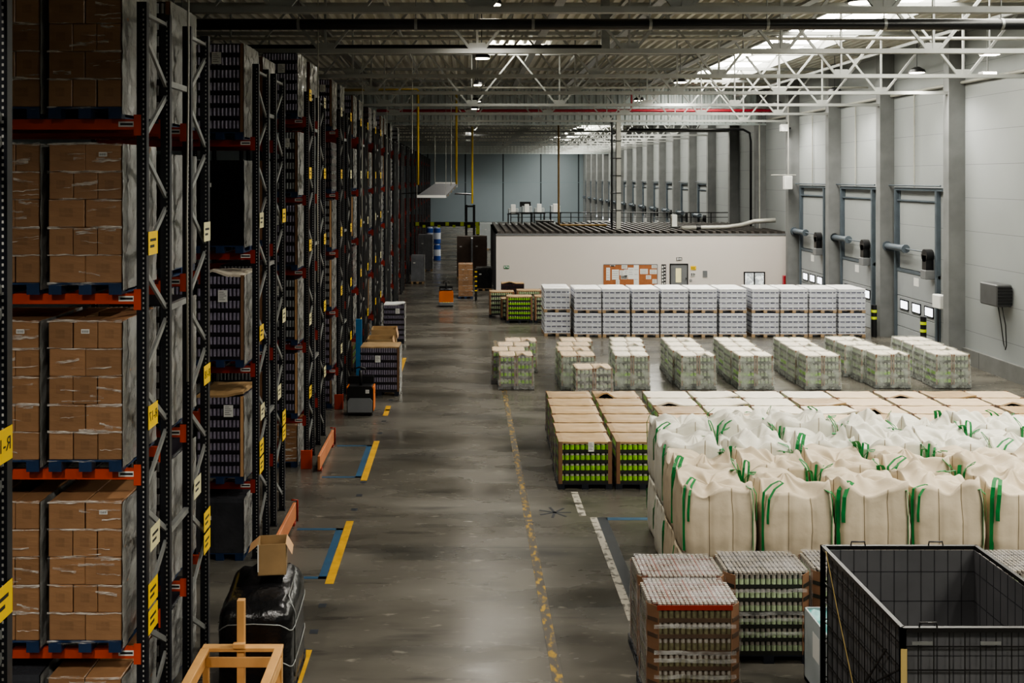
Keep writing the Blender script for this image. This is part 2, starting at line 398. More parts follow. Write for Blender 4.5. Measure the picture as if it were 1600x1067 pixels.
def post_mesh(h, m, wd=.05):
    return cached(('post',h,m.name,wd), lambda: MB().box(0,wd,-.006,.0,0,h).box(wd-.006,wd,0,wd,0,h).mesh('corner_post', m))
def paper_label(w=.16,h=.2):
    def mk():
        b = MB().box(-w/2,w/2,-.001,.001,-h/2,h/2)
        for i in range(5): b.box(-w*.38,w*(.1+.28*((i*7)%3)/2),-.002,-.001,h*(.32-.16*i),h*(.36-.16*i),1)
        return b.mesh('paper_label', M['white'], M['ink'])
    return cached(('paper',w,h), mk)
def T_cans(seed=0, tiers=7, th=.21, w=.8, d=1.2, cm='can', post='cardpost', top=None, lab=True, wrap='wrap', pal='bluepal'):
    sp = [('pallet', pallet(w,d,M[pal]))]; z = .13
    for t in range(tiers): sp.append(('can_layer', can_layer(w,d,th,M[cm],M['candark']), (0,0,z))); z += th
    if post:
        sp.append(('corner_post', post_mesh(round(tiers*th,3),M[post]), (w/2-.048,-d/2-.002,.13)))
    if lab: sp.append(('paper_label', paper_label(), (-.05+.1*(seed%3),-d/2-.012,z-.25-.1*(seed%2))))
    sp.append(('stretch_wrap', side_sheet(w,d,.05,round(z,3),seed%4,M[wrap]), (0,0,0), 0, 'crumpled clear film down the load side'))
    if top: sp.append(('top_sheet', lid_mesh(w,d,seed%3,M[top]), (0,0,z)))
    return sp, z
def T_wrapped(seed=0, h=1.5, w=.8, d=1.2, m='blackwrap', pal='bluepal', top=None):
    def mk():
        b = MB(); zz = [0,.02,.3,.6,.9,.97,1]
        def ring(t, k):
            out = []
            n = 8
            for side, (ax, ay, bx, by) in enumerate(((-1,-1,1,-1),(1,-1,1,1),(1,1,-1,1),(-1,1,-1,-1))):
                for i in range(n):
                    u = i/n; x = (ax+(bx-ax)*u)*w/2; y = (ay+(by-ay)*u)*d/2
                    inset = 1-.03*(t > .95)-.012*nz(x*3,y*3,t*h,3,seed)
                    out.append((x*inset, y*inset, t*h))
            return out
        N_ = 14; vs = []
        for k in range(N_+1): vs += ring(k/N_, k)
        n = 32; fs = [(k*n+i,k*n+(i+1)%n,(k+1)*n+(i+1)%n,(k+1)*n+i) for k in range(N_) for i in range(n)]
        fs.append([N_*n+i for i in range(n)])
        b.add(vs, fs, 0, False); return b.mesh('wrapped_stack', M[m])
    sp = [('pallet', pallet(w,d,M[pal])), ('wrapped_stack', cached(('wrapd',h,w,d,m,seed%3), mk), (0,0,.13))]
    sp.append(('stretch_wrap', side_sheet(w,d,.1,round(h+.13,3),seed%4,M['wrap']), (0,0,0), 0, 'crumpled clear film down the load side'))
    sp.append(('paper_label', paper_label(.13,.07), (-.2,-d/2-.03,h*.8)))
    if top: sp.append(('top_sheet', lid_mesh(w,d,seed%3,M[top]), (0,0,h+.13)))
    return sp, h+.13
def lid_mesh(w, d, var, m, over=-.005):
    def mk():
        b = MB(); r = random.Random(var*31+5); nu, nv = 12, 8; th = .008
        def z(u, v):
            k = .012*nz(u*3,v*3,var,1.5,var)
            e = max(abs(u-.5),abs(v-.5))*2
            k -= .018*max(0,(e-.86)/.14)
            if var == 1: k += .10*max(0,1-abs(u-.35)/.28)*max(0,1-v*1.6)
            if var == 2: k += .07*max(0,u-.6)/.4*max(0,1-v)
            if var == 3: k += .16*max(0,1-abs(u-.22)/.22)*max(0,1-v*1.3)
            return k
        def P(u, v, dz=0): return (-w/2-over+(w+2*over)*u+.008*nz(u,v,3,9,var), -d/2-over+(d+2*over)*v+.012*nz(u*4,v,7,2,var), z(u,v)+.02+dz)
        b.grid(lambda u,v: P(u,v,th), nu, nv, 0, False); b.grid(lambda u,v: P(1-u,v), nu, nv, 0, False)
        for (a, c) in (((0,0),(1,0)),((1,0),(1,1)),((1,1),(0,1)),((0,1),(0,0))):
            n = 12
            for i in range(n):
                u0,v0 = a[0]+(c[0]-a[0])*i/n, a[1]+(c[1]-a[1])*i/n; u1,v1 = a[0]+(c[0]-a[0])*(i+1)/n, a[1]+(c[1]-a[1])*(i+1)/n
                p0,p1 = P(u0,v0,th),P(u1,v1,th); b.add([(p0[0],p0[1],p0[2]-.04),(p1[0],p1[1],p1[2]-.04),p1,p0],[(0,1,2,3)])
        return b.mesh('card_lid', m)
    return cached(('lid',round(w,3),round(d,3),var,m.name), mk)
def jar_layer(w, d, h, gm, n=None):
    def mk():
        b = MB(); b.box(-w/2+.04,w/2-.04,-d/2+.04,d/2-.04,0,h*.92,1); b.box(-w/2,w/2,-d/2,d/2,0,h*.3,1)
        nx = n or max(4,round(w/.105)); ny = max(4,round(d/.105)); rr = .5*(w-.02)/nx*.98
        def jar(x, y):
            b.cyl((x,y,h*.3),(x,y,h*.74),rr,8,0,cap=False); b.cyl((x,y,h*.74),(x,y,h*.93),rr*.82,8,2)
        for i in range(nx):
            x = -w/2+.01+(w-.02)*(i+.5)/nx
            jar(x,-d/2+rr+.004); jar(x,d/2-rr-.004)
        for j in range(1,ny-1):
            y = -d/2+d*(j+.5)/ny
            jar(-w/2+rr+.004,y); jar(w/2-rr-.004,y)
        return b.mesh('jar_tray', gm, M['traydark'], M['lidsilver'])
    return cached(('jar',w,d,h,gm.name,n), mk)
def T_jars(seed=0, tiers=4, th=.215, w=1.14, d=.8, gm='green', lid='card', lidvar=0, wrap='wrapclear'):
    sp = [('pallet', pallet(w+.04,d,M['darkpal'],.12))]; z = .12
    for t in range(tiers): sp.append(('jar_tray', jar_layer(w,d,th,M[gm]), (0,0,z))); z += th
    H = round(tiers*th+.02,3)
    def pm(): 
        b = MB(); k = .07
        for sx in (-1,1):
            for sy in (-1,1):
                x, y = sx*(w/2+.006), sy*(d/2+.006)
                b.box(min(x,x-sx*k),max(x,x-sx*k),min(y,y+sy*.008),max(y,y+sy*.008),0,H); b.box(min(x,x+sx*.008),max(x,x+sx*.008),min(y,y-sy*k),max(y,y-sy*k),0,H)
        return b
    for sx in (-1,1):
        for sy in (-1,1):
            def mk(sx=sx,sy=sy):
                b = MB(); k = .075
                b.box(min(0,-sx*k),max(0,-sx*k),min(0,sy*.008),max(0,sy*.008),0,H); b.box(min(0,sx*.008),max(0,sx*.008),min(0,-sy*k),max(0,-sy*k),0,H)
                return b.mesh('corner_post', M['cardpost'])
            sp.append(('corner_post', cached(('jpost',H,sx,sy), mk), (sx*(w/2+.002),sy*(d/2+.002),.12)))
    sp.append(('card_lid', lid_mesh(w,d,lidvar,M[lid]), (0,0,z)))
    for sx in (-1,1):
        def sheetmk(sx=sx): return MB().grid(lambda u,v: (sx*(w/2+.02+.012*nz(0,u*d,v*H,6,seed)), sx*(-d/2-.01+(d+.02)*u), .03+(H+.09)*v), 8, 10).mesh('stretch_wrap', M[wrap])
        sp.append(('stretch_wrap', cached(('jwrap',w,d,H,wrap,seed%3,sx), sheetmk)))
    return sp, z+.03
def T_split(seed=0, tiers=4, th=.225, w=1.06, d=.8, gm='greenpale', lid='card_cream', wrap='wrapmilk', hi=None):
    """two half columns of jar trays side by side on one pallet, each with its own lid"""
    sp = [('pallet', pallet(w+.06,d+.02,M['darkpal'],.12))]; hw = (w-.03)/2; H = round(tiers*th,3)
    for k, sx in enumerate((-1,1)):
        z = .12
        for t in range(tiers):
            g = gm if not (hi and t in hi and (seed+k) % 2 == 0) else 'green'
            sp.append(('jar_tray', jar_layer(hw,d,th,M[g],4), (sx*(hw/2+.015),0,z))); z += th
        for s2 in (-1,1):
            sp.append(('corner_post', cached(('spost',H), lambda: MB().box(-.022,.022,-.008,0,0,H+.02).mesh('corner_post',M['cardpost'])), (sx*(hw/2+.015)+s2*(hw/2-.02),-d/2-.004,.12)))
        sp.append(('card_lid', lid_mesh(hw,d,(seed+k)%3 if seed%3==0 else 0,M[lid]), (sx*(hw/2+.012),0,z)))
    def shell():
        b = MB()
        pts = [(-1,-1),(1,-1),(1,1),(-1,1)]
        for i in range(4):
            a, c = pts[i], pts[(i+1)%4]
            def f(u, v, a=a, c=c):
                x = a[0]+(c[0]-a[0])*u; y = a[1]+(c[1]-a[1])*u; k = .018+.02*(1-v)+.012*nz(x*2,y*2,v*4,3,seed)
                kk = 1-.05*max(0,v-.85)/.15
                return (x*(w/2+k)*kk, y*(d/2+k)*kk, .02+(H+.15)*v)
            b.grid(f, 8, 10)
        return b.mesh('stretch_wrap', M[wrap])
    sp.append(('stretch_wrap', cached(('sshell',w,d,H,wrap,seed%4), shell)))
    return sp, z+.03
def T_white(seed=0, tiers=4, th=.205, w=1.13, d=.8, pal='woodpal', sheet=True):
    sp = [('pallet', pallet(w,d,M[pal],.13))]; z = .13
    def mk():
        b = MB(); b.chbox(-w/2+.008,w/2-.008,-d/2+.008,d/2-.008,th*.40,th*.97,.012,0); b.box(-w/2+.03,w/2-.03,-d/2+.03,d/2-.03,0,th,1)
        n = 14
        for i in range(n):
            x = -w/2+.03+(w-.06)*(i+.5)/n
            for y in (-d/2+.05,d/2-.05): b.cyl((x,y,.01),(x,y,th*.42),.034,6,1 if i%3 else 0)
        for j in range(1,10):
            y = -d/2+d*(j+.5)/11
            for x in (-w/2+.05,w/2-.05): b.cyl((x,y,.01),(x,y,th*.42),.034,6,1 if j%3 else 0)
        b.box(-w/2,w/2,-d/2,d/2,0,.03,0)
        return b.mesh('white_tray', M['traywhite'], M['whitecan'])
    me = cached(('whitetray',w,d,th), mk)
    for t in range(tiers): sp.append(('white_tray', me, (0,0,z))); z += th
    if sheet: sp.append(('top_sheet', lid_mesh(w,d,4+seed%2,M['sheet']), (0,0,z-.01)))
    sp.append(('stretch_wrap', cached(('wwrap',w,d,tiers,seed%3), lambda: MB().grid(lambda u,v:(-w/2-.01+(w+.02)*u,-d/2-.015+.01*nz(u*4,v*4,1,3,seed),.05+v*(tiers*th+.08)),8,8).grid(lambda u,v:(-w/2-.018+.01*nz(u*4,v*4,1,3,seed),d/2-d*u,.05+v*(tiers*th+.08)),8,8).mesh('stretch_wrap', M['wrapthin']))))
    return sp, z
def T_cantops(seed=0, tiers=6, th=.185, w=1.12, d=.8, gm='greenpale', pal='darkpal', red=True):
    """stack of trays of small jars under film, the jar caps showing on top"""
    ch = .1
    def layer():
        b = MB(); oc = [(-w/2,-d/2+ch),(-w/2+ch,-d/2),(w/2-ch,-d/2),(w/2,-d/2+ch),(w/2,d/2-ch),(w/2-ch,d/2),(-w/2+ch,d/2),(-w/2,d/2-ch)]
        def oct_(z0, z1, s, m):
            vs = [(x*s,y*s,z0) for x,y in oc]+[(x*s,y*s,z1) for x,y in oc]
            b.add(vs,[list(range(8))[::-1],list(range(8,16))]+[(i,(i+1)%8,8+(i+1)%8,8+i) for i in range(8)],m)
        oct_(0,.05,1,1); oct_(.05,th*.95,.93,1)
        n = 13
        def jar(x,y):
            b.cyl((x,y,.05),(x,y,th*.7),.033,8,0,cap=False); b.cyl((x,y,th*.7),(x,y,th*.97),.028,8,2)
        for i in range(n):
            x = -w/2+ch+(w-2*ch)*(i+.5)/n
            for y in (-d/2+.035,d/2-.035): jar(x,y)
        for j in range(8):
            y = -d/2+ch+(d-2*ch)*(j+.5)/8
            for x in (-w/2+.035,w/2-.035): jar(x,y)
        return b.mesh('jar_tray', M[gm], M['traybrown' if red else 'traydark'], M['capgrey'])
    me = cached(('octlayer',w,d,th,gm,red), layer)
    def top():
        b = MB(); nx, ny = 20, 14
        for i in range(nx):
            for j in range(ny):
                x, y = -w/2+w*(i+.5)/nx, -d/2+d*(j+.5)/ny
                if (w/2-abs(x))+(d/2-abs(y)) < ch+.03: continue
                b.cyl((x,y,0),(x,y,.03),.0235,8,0)
        for k in range(1,4): b.box(-w/2+w*k/4-.009,-w/2+w*k/4+.009,-d/2+.05,d/2-.05,0,.031,1)
        for k in range(1,4): b.box(-w/2+.05,w/2-.05,-d/2+d*k/4-.007,-d/2+d*k/4+.007,0,.031,1)
        b.box(-w/2+.06,w/2-.06,-d/2+.06,d/2-.06,-.004,.006,1)
        return b.mesh('jar_caps', M['capgrey'], M['gapbrown'] if red else M['black'])
    sp = [('pallet', pallet(w+.04,d,M[pal],.12))]; z = .12
    for t in range(tiers): sp.append(('jar_tray', me, (0,0,z))); z += th
    H = round(z-.12,3)
    sp.append(('jar_caps', cached(('caps',w,d,red), top), (0,0,z)))
    for sx in (-1,1):
        for sy in (-1,1):
            def pk(sx=sx,sy=sy): 
                return MB().bar((sx*(w/2+.004),sy*(d/2-ch-.02),H/2),(sx*(w/2-ch-.02),sy*(d/2+.004),H/2),.008,H).bar((sx*(w/2+.004),sy*(d/2-ch-.07),H/2),(sx*(w/2+.004),sy*(d/2-ch-.02),H/2),.008,H).mesh('corner_post',M['cardpost'])
            sp.append(('corner_post', cached(('opost',H,sx,sy), pk), (0,0,.12)))
    def wrapm():
        b = MB()
        for sx in (-1,1): b.grid(lambda u,v: (sx*(w/2+.014+.02*nz(0,u*3,v*4,2,seed)), sx*(-d/2+ch*.6+(d-1.2*ch)*u), .03+(H+.09)*v), 8, 12)
        for zz in (.25,.42,.5,.78):
            b.grid(lambda u,v: (-w/2+ch*.6+(w-1.2*ch)*u, -d/2-.012-.012*abs(nz(u*4,zz,v,2,seed)), .12+H*zz+.05*v+.02*nz(u*2,zz,0,2,seed)), 12, 3)
        return b.mesh('stretch_wrap', M['wrapclear'])
    sp.append(('stretch_wrap', cached(('owrap',w,d,H,seed), wrapm)))
    sp.append(('top_film', cached(('topfilm',w,d,seed), lambda: MB().grid(lambda u,v: (-w/2+ch*.5+(w-ch)*u, -d/2+.02+(d-.04)*v, .045+.012*nz(u*6,v*6,0,1,seed)), 12, 10).mesh('top_film', M['wrapthin'])), (0,0,z)))
    if red and seed == 1: sp.append(('rim_band', cached('rimband', lambda: MB().box(-w/2+ch,w/2-ch,-d/2-.006,-d/2,0,.06).mesh('rim_band', M['beam2'])), (0,0,z-.045), 0, 'orange red rim band'))
    return sp, z+.035
# ================================================================== THE SETTING
WX, CEIL = 17.6, 11.8
struct('floor', MB().box(-20,WX,-6,152,-.1,0).mesh('floor', M['floor']), 'dark polished concrete warehouse floor', 'floor')
struct('wall_right', MB().box(WX,WX+.3,-6,152,0,12.4).mesh('wall_right', M['wall']), 'pale panelled loading dock wall', 'wall')
struct('wall_left', MB().box(-20.3,-20,-6,152,0,12.4).mesh('wall_left', M['wall_dark']), 'dark side wall behind the racks', 'wall')
struct('wall_far', MB().box(-20,WX,152,152.3,0,12.4).mesh('wall_far', M['farwall']), 'blue grey far end wall', 'wall')
struct('wall_back', MB().box(-20,WX,-6.3,-6,0,12.4).mesh('wall_back', M['wall_dark']), 'wall behind the viewer', 'wall')
struct('baseboard_right', MB().box(WX-.12,WX,-6,36.0,0,.55).mesh('baseboard_right', M['plinth']), 'grey concrete plinth along the right wall', 'baseboard')
SX0, SX1 = 11.5, 14.5
def deck(x0, x1, y0, y1):
    b = MB(); p = .36; n = int((x1-x0)/p)+1
    for i in range(n):
        x = x0+i*p
        prof = [(x,0),(x+.12,0),(x+.17,.13),(x+.31,.13),(x+p,0)]
        for (a, za), (c, zc) in zip(prof, prof[1:]):
            a, c = min(a,x1), min(c,x1)
            if c > a: b.add([(a,y0,CEIL+za),(a,y1,CEIL+za),(c,y1,CEIL+zc),(c,y0,CEIL+zc)],[(0,1,2,3)])
    return b
b = deck(-20,SX0,-6,152); d2 = deck(SX1,WX,-6,152); b.add(d2.v,d2.f)
for y0, y1 in ((-6,-2),(57.5,66),(148,152)): d3 = deck(SX0,SX1,y0,y1); b.add(d3.v,d3.f)
b.box(-20,WX,-6,152,CEIL+.75,CEIL+.8)
struct('ceiling', b.mesh('ceiling', M['deck']), 'corrugated steel roof deck', 'ceiling')
def skylight(y0, y1, idx):
    g = MB(); g.add([(SX0,y0,CEIL+.3),(SX0,y1,CEIL+.3),(SX1,y1,CEIL+.3),(SX1,y0,CEIL+.3)],[(0,1,2,3)])
    o = struct('window_%d'%idx, g.mesh('skylight', M['sky']), 'long bright skylight strip in the roof', 'skylight')
    f = MB()
    for x in (SX0,SX1): f.box(x-.05,x+.05,y0,y1,CEIL-.08,CEIL+.32)
    f.box(SX0+1.47,SX0+1.53,y0,y1,CEIL+.2,CEIL+.28)
    y = y0
    while y <= y1: f.box(SX0,SX1,y-.05,y+.05,CEIL+.18,CEIL+.28); y += 5.95/2
    struct('window_frame', f.mesh('window_frame', M['truss']), parent=o)
skylight(-2,57.5,1); skylight(66,148,2)
# small rooflight glimpsed left of the lamp row
g = MB(); g.add([(.9,40.6,CEIL-.02),(.9,41.8,CEIL-.02),(3.2,41.8,CEIL-.02),(3.2,40.6,CEIL-.02)],[(0,1,2,3)])
struct('window_3', g.mesh('rooflight', M['sky']), 'small bright rooflight above the aisle', 'skylight')
# trusses
TY = [6.4+5.95*i for i in range(9)]+[66+5.95*i for i in range(10)]
def truss(y):
    ch = MB(); ZB, ZT = 9.5, 11.6
    ch.box(-20,WX,-.09,.09,ZB-.055,ZB+.055); ch.box(-20,WX,-.09,.09,ZT-.06,ZT+.06)
    web = MB(); nodes = [-17.7+3.6*i for i in range(10)]
    for i, x in enumerate(nodes):
        web.bar((x,0,ZB),(x,0,ZT),.055,.055,0,(0,1,0))
        for sx in (-1,1):
            xx = x+sx*1.8
            if -20 < xx < WX: web.bar((x+sx*.12,0,ZB),(xx,0,ZT),.065,.065,0,(0,1,0))
        web.box(x-.2,x+.2,-.02,.02,ZB,ZB+.2)
    return cached('truss_chord', lambda: ch.mesh('chord', M['truss'])), cached('truss_web', lambda: web.mesh('web', M['truss']))
for i, y in enumerate(TY):
    t = tag(link('roof_truss', None, None, (0,y,0)), '%s steel roof truss from the viewer' % ORD[i+1], 'roof truss', 'roof trusses', 'structure')
    a, w_ = truss(y); link('chord', a, t); link('web', w_, t)
# longitudinal members
for x, z, r_ in ((-7,9.9,.12),(-2.2,11.4,.05),(4.4,11.35,.05),(6.2,11.4,.04),(15.6,11.2,.05)):
    struct('trim_%d'%(int(x)+20), MB().box(x-r_,x+r_,-6,59.6,z-r_,z+r_).mesh('longitudinal_member', M['truss']), 'slim steel roof member %s' % {-7:'above the rack ends',-2.2:'left of the lamp row',4.4:'right of the lamp row',6.2:'nearer the skylight',15.6:'right of the skylight'}[x], 'roof member')
solid('wall_conduit', MB().cyl((WX-.12,-6,9.85),(WX-.12,59,9.85),.06,8).mesh('wall_conduit', M['greypipe']), 'pale straight pipe along the top of the right wall', 'pipe')
def fascia(y, z0, z1, idx, lab):
    b = MB(); p = .42; x = -20
    while x < WX:
        x1 = min(x+p,WX)
        prof = [(x,0),(x+.16,0),(x+.21,.09),(x+.37,.09),(x1,0)]
        for (a,ya),(c,yc) in zip(prof,prof[1:]):
            c = min(c,WX)
            if c > a: b.add([(a,y+ya,z0),(c,y+yc,z0),(c,y+yc,z1),(a,y+ya,z1)],[(0,1,2,3)])
        x += p
    b.box(-20,WX,y-.06,y+.2,z0-.07,z0+.02); (b.box(-20,WX,y-.06,y,z1-1.35,z1-1.25) if idx == 1 else None)
    struct('partition' if idx == 1 else 'partition_far', b.mesh('fascia', M['fascia']), lab, 'partition')
fascia(59.8,9.65,CEIL+.1,1,'ribbed steel fascia hanging across the hall'); fascia(125,9.5,10.5,2,'second ribbed steel fascia in the far hall')
# ------------------------------------------------------------------ columns and doors of the right wall
ci = 0
col_me = MB().box(17.02,WX,0,.42,0,12).mesh('column', M['column'])
for k in range(0,20):
    y = 30.05+5.95*k
    if y > 150: break
    if k == 0: y = 30.05
    struct('column', col_me, '%s grey concrete column along the right wall' % ORD[k+1], 'column', (0,y,0))['group'] = 'wall columns'
def dock_door(idx, y0, y1, lab, near=True):
    """rails, lift panel, spring shaft and motor on the right wall between y0 and y1"""
    x = WX; t = tag(link('door_%d'%idx, None), lab, 'door', None, 'structure')
    f = MB(); zt = 6.0
    f.box(x-.16,x,y0,y0+.14,0,zt); f.box(x-.16,x,y1-.14,y1,0,zt); f.box(x-.14,x,y0-.4,y1+.05,zt,zt+.12); f.box(x-.05,x,y0+.2,y0+.27,0,zt); f.box(x-.05,x,y1-.27,y1-.2,0,zt)
    f.cyl((x-.2,y0-.4,zt+.2),(x-.2,y1+.4,zt+.2),.035,6); f.box(x-.1,x,y0+.14,y1-.14,zt-.42,zt-.36); f.box(x-.1,x,y0,y1,2.75,2.87)
    link('door_frame', f.mesh('door_frame', M['doorframe']), t)
    pz = [0,.55,1.1,1.78,2.75]
    for a, c in zip(pz, pz[1:]):
        pn = link('door_panel', cached(('dp',y1-y0,c-a), lambda: MB().chbox(x-.08,x,.15,y1-y0-.15,0.012,c-a-.012,.008).mesh('door_panel', M['doorpanel'])), t, (0,y0,a))
        if a == 1.1 and near:
            for q in range(3):
                yy = y0+(y1-y0)*(.2+.29*q); 
                wn = link('window_pane', MB().box(x-.1,x-.079,yy-.33,yy+.33,1.29,1.6).mesh('window_pane', M['glow']), pn)
                wn.matrix_parent_inverse = Matrix.Translation((0,-y0,-a))
                wf = MB()
                for (ya,yb,za,zb) in ((yy-.38,yy-.33,1.24,1.65),(yy+.33,yy+.38,1.24,1.65),(yy-.38,yy+.38,1.24,1.29),(yy-.38,yy+.38,1.6,1.65)): wf.box(x-.11,x-.07,ya,yb,za,zb)
                o = link('window_frame', wf.mesh('window_frame', M['black']), pn); o.matrix_parent_inverse = Matrix.Translation((0,-y0,-a))
    if near:
        link('lift_panel', MB().box(x-.04,x,y0+.3,y1-.3,2.9,zt-.45).mesh('lift_panel', M['wall']), t)
        s = MB().cyl((x-.3,y1+.3,3.72),(x-.3,y1-1.3,3.72),.13,10).cyl((x-.3,y1+.42,3.72),(x-.3,y1+.3,3.72),.2,10).cyl((x-.3,y1-1.3,3.72),(x-.3,y1-1.45,3.72),.17,10)
        s.cyl((x-.3,y1-1.4,3.72),(x-.3,y0+.5,3.72),.03,6).box(x-.3,x,y1+.32,y1+.4,3.5,3.8)
        link('spring_shaft', s.mesh('spring_shaft', M['doorframe']), t)
        m_ = MB().cyl((x-.42,y0+.45,3.6),(x-.14,y0+.45,3.6),.24,12,0).box(x-.42,x-.14,y0+.28,y0+.62,2.9,3.6,0)
        mo = link('door_motor', m_.mesh('door_motor', M['black']), t); link('motor_box', MB().chbox(x-.46,x-.1,y0+.22,y0+.68,2.72,3.06,.02).mesh('motor_box', M['truck_grey']), mo)
        link('door_sign', MB().box(x-.085,x-.08,(y0+y1)/2-.22,(y0+y1)/2+.22,2.3,2.62).mesh('door_sign', M['white']), t)
    return t
dock_door(3,37.85,41.6,'nearest loading dock door with three small windows')
dock_door(2,43.85,47.6,'middle loading dock door between two concrete columns')
dock_door(1,49.75,53.4,'loading dock door beside the office wall')
n_ = 4
for k in range(6,20):
    y = 30.05+5.95*k
    if y+5.5 > 150 or k in (6,): continue
    dock_door(n_, y+1.6, y+5.1, '%s loading dock door beyond the office' % ORD[n_-3], near=(k % 1 == 0)); n_ += 1
# vertical conduits over the doors, far door heater etc
for i, (y, lab) in enumerate(((39.9,'over the nearest dock door'),(45.9,'over the middle dock door'),(51.6,'over the dock door by the office'))):
    solid('wall_pipe', MB().cyl((WX-.08,y,6.1),(WX-.08,y,9.85),.03,6).mesh('wall_pipe', M['greypipe']), 'thin vertical pipe '+lab, 'pipe')
for i, (y, lab) in enumerate(((42.32,'beside the nearest dock door'),(48.25,'beside the middle dock door'))):
    solid('drop_pipe', MB().tube([(WX-.2,y+.3,6.2),(WX-.2,y+.22,6.2),(WX-.2,y+.2,6.1),(WX-.2,y+.2,2.6)],.04,6).mesh('drop_pipe', M['doorframe']), 'grey drop pipe '+lab, 'pipe')
def bollard(loc, lab):
    me = cached('bollard', lambda: MB().cyl((0,0,0),(0,0,1.3),.11,12).mesh('post', M['black']))
    bd = cached('bollardband', lambda: MB().cyl((0,0,0),(0,0,.11),.115,12).mesh('reflective_band', M['hiviz']))
    place('bollard', [('post',me),('reflective_band',bd,(0,0,.72)),('reflective_band',bd,(0,0,1.0))], lab, 'bollard', loc, 0, 'dock bollards')
bollard((16.75,41.9,0),'black bollard with lime bands by the nearest dock door'); bollard((16.55,44.0,0),'black bollard with lime bands beside the white pallet wall'); bollard((17.2,38.4,0),'short-looking black bollard partly hidden behind wrapped pallets at nearest door')
# control box by nearest door
place('control_box', [('housing', MB().chbox(-.14,.14,-.3,.3,0,.5,.03).mesh('housing', M['white'])), ('cable', MB().tube([(0,.1,0),(0,.12,-.5),(0,.1,-1.3)],.02,6).mesh('cable', M['black']))], 'white control box on column by nearest dock door', 'control box', (17.3,37.3,1.75))
# wall heater
hb = thing('wall_heater', 'dark grey box heater mounted on right wall', 'heater', (WX-.28,33.4,2.35))
link('housing', MB().chbox(-.25,.25,-.55,.55,0,.72,.04).mesh('housing', M['heaterdark']), hb)
gr = MB()
for i in range(6): gr.box(-.23,.23,-.58,-.555,.08+i*.1,.14+i*.1)
link('louvre_panel', gr.mesh('louvre_panel', M['black']), hb)
link('bracket', MB().box(.2,.29,-.4,.4,.15,.6).mesh('bracket', M['black']), hb)
link('cable', MB().tube([(0,-.4,0),(0.1,-.42,-.6),(.15,-.38,-1.25),(.16,-.3,-1.4),(.16,-.2,-1.25),(.1,-.15,-.6),(0,-.15,0)],.018,6).mesh('cable', M['black']), hb)
# gantry things on the column by the office corner
col5 = 17.02
fl = thing('flood_lamp', 'white flood lamp high on the column by office corner', 'flood lamp', (17.0,53.7,9.1))
link('housing', MB().chbox(-.45,-.1,-.25,.15,-.18,.2,.03).mesh('housing', M['white']), fl); link('bracket', MB().box(-.12,.1,-.05,.05,-.05,.05).mesh('bracket', M['black']), fl)
place('junction_box', [('housing', MB().chbox(-.2,.2,-.2,.2,0,.7,.03).mesh('housing',M['white'])),('conduit', MB().cyl((-.9,-.1,.75),(.4,-.1,.75),.03,6).cyl((0,-.1,.7),(0,-.1,4.5),.03,6).mesh('conduit',M['greypipe']))], 'white junction box with conduit on column near office', 'junction box', (16.85,53.4,5.9))
# ------------------------------------------------------------------ office block
OY, OX, OH = 55.8, 1.72, 3.42
struct('wall_office', MB().box(OX,WX-.02,OY,OY+.15,0,OH).mesh('wall_office', M['office']), 'white front wall of the low office block', 'wall')
struct('wall_office_side', MB().box(OX,OX+.15,OY+.15,68,0,OH).mesh('wall_office_side', M['office_side']), 'dark side wall of the office block', 'wall')
b = MB().box(OX,WX-.02,OY+.15,68,OH-.1,OH)
x = OX+.1
while x < WX-.2: b.box(x,x+.16,OY+.2,67.8,OH,OH+.16); x += .42
struct('roof', b.mesh('roof', M['officeroof']), 'dark ribbed roof of the office block', 'roof')
struct('trim_1', MB().box(OX-.02,WX-.02,OY-.03,OY,OH-.06,OH+.05).mesh('trim', M['truck_grey']), 'edge trim on the office roof', 'trim')
S = 1600/OY
def ow(px): return (px-726)/S
def oz(py): return 6.5-(py-278)/S
nb = thing('notice_board', 'cork notice board covered with papers on office wall', 'notice board', (0,OY,0))
link('board', MB().box(ow(943),ow(1027),-.04,-.005,oz(452),oz(413)).mesh('board', M['cork']), nb)
link('frame', MB().box(ow(943),ow(1027),-.05,-.03,oz(413.8),oz(412.6)).box(ow(1026.2),ow(1027.4),-.05,-.03,oz(452),oz(413)).mesh('frame', M['truck_grey']), nb)
for (a,c,d_,e) in ((953,961,414,416),(947,953,418,438),(956,967,421,437),(971,980,414,420),(981,990,418,436),(968,975,422,430),(990,998,414,452),(975,981,421,432),(970,980,430,436),(1000,1012,420,428),(1018,1027,414,419),(1015,1026,421,428),(1009,1017,430,436),(1019,1026,436,443),(962,968,437,448)):
    pp = MB().box(ow(a),ow(c),-.046,-.041,oz(e),oz(d_))
    k = int(a)%3
    for q in range(3+k):
        zz = oz(d_)-(oz(d_)-oz(e))*(.18+.2*q); pp.box(ow(a)+.03,ow(c)-.03-.04*((q*5)%3)/2,-.048,-.046,zz-.012,zz,1)
    if (a,d_) == (970,430):
        for q in range(4): pp.box(ow(a)+.03+q*.08,ow(a)+.08+q*.08,-.049,-.046,oz(e)+.02,oz(d_)-.02,1)
    link('notice_paper', pp.mesh('notice_paper', M['white'], M['ink']), nb)
ps = MB().box(ow(1033.4),ow(1040.6),-.02,-.003,oz(448),oz(413))
for q in range(6): ps.box(ow(1034.3),ow(1036.2),-.024,-.02,oz(419+q*5.2),oz(415.5+q*5.2),1); ps.box(ow(1037.6),ow(1039.4),-.024,-.02,oz(417.5+q*5.2),oz(415+q*5.2),1)
solid('safety_poster', ps.mesh('safety_poster', M['black'], M['white']), 'tall black poster strip of white pictograms beside office door', 'poster', (0,OY,0))
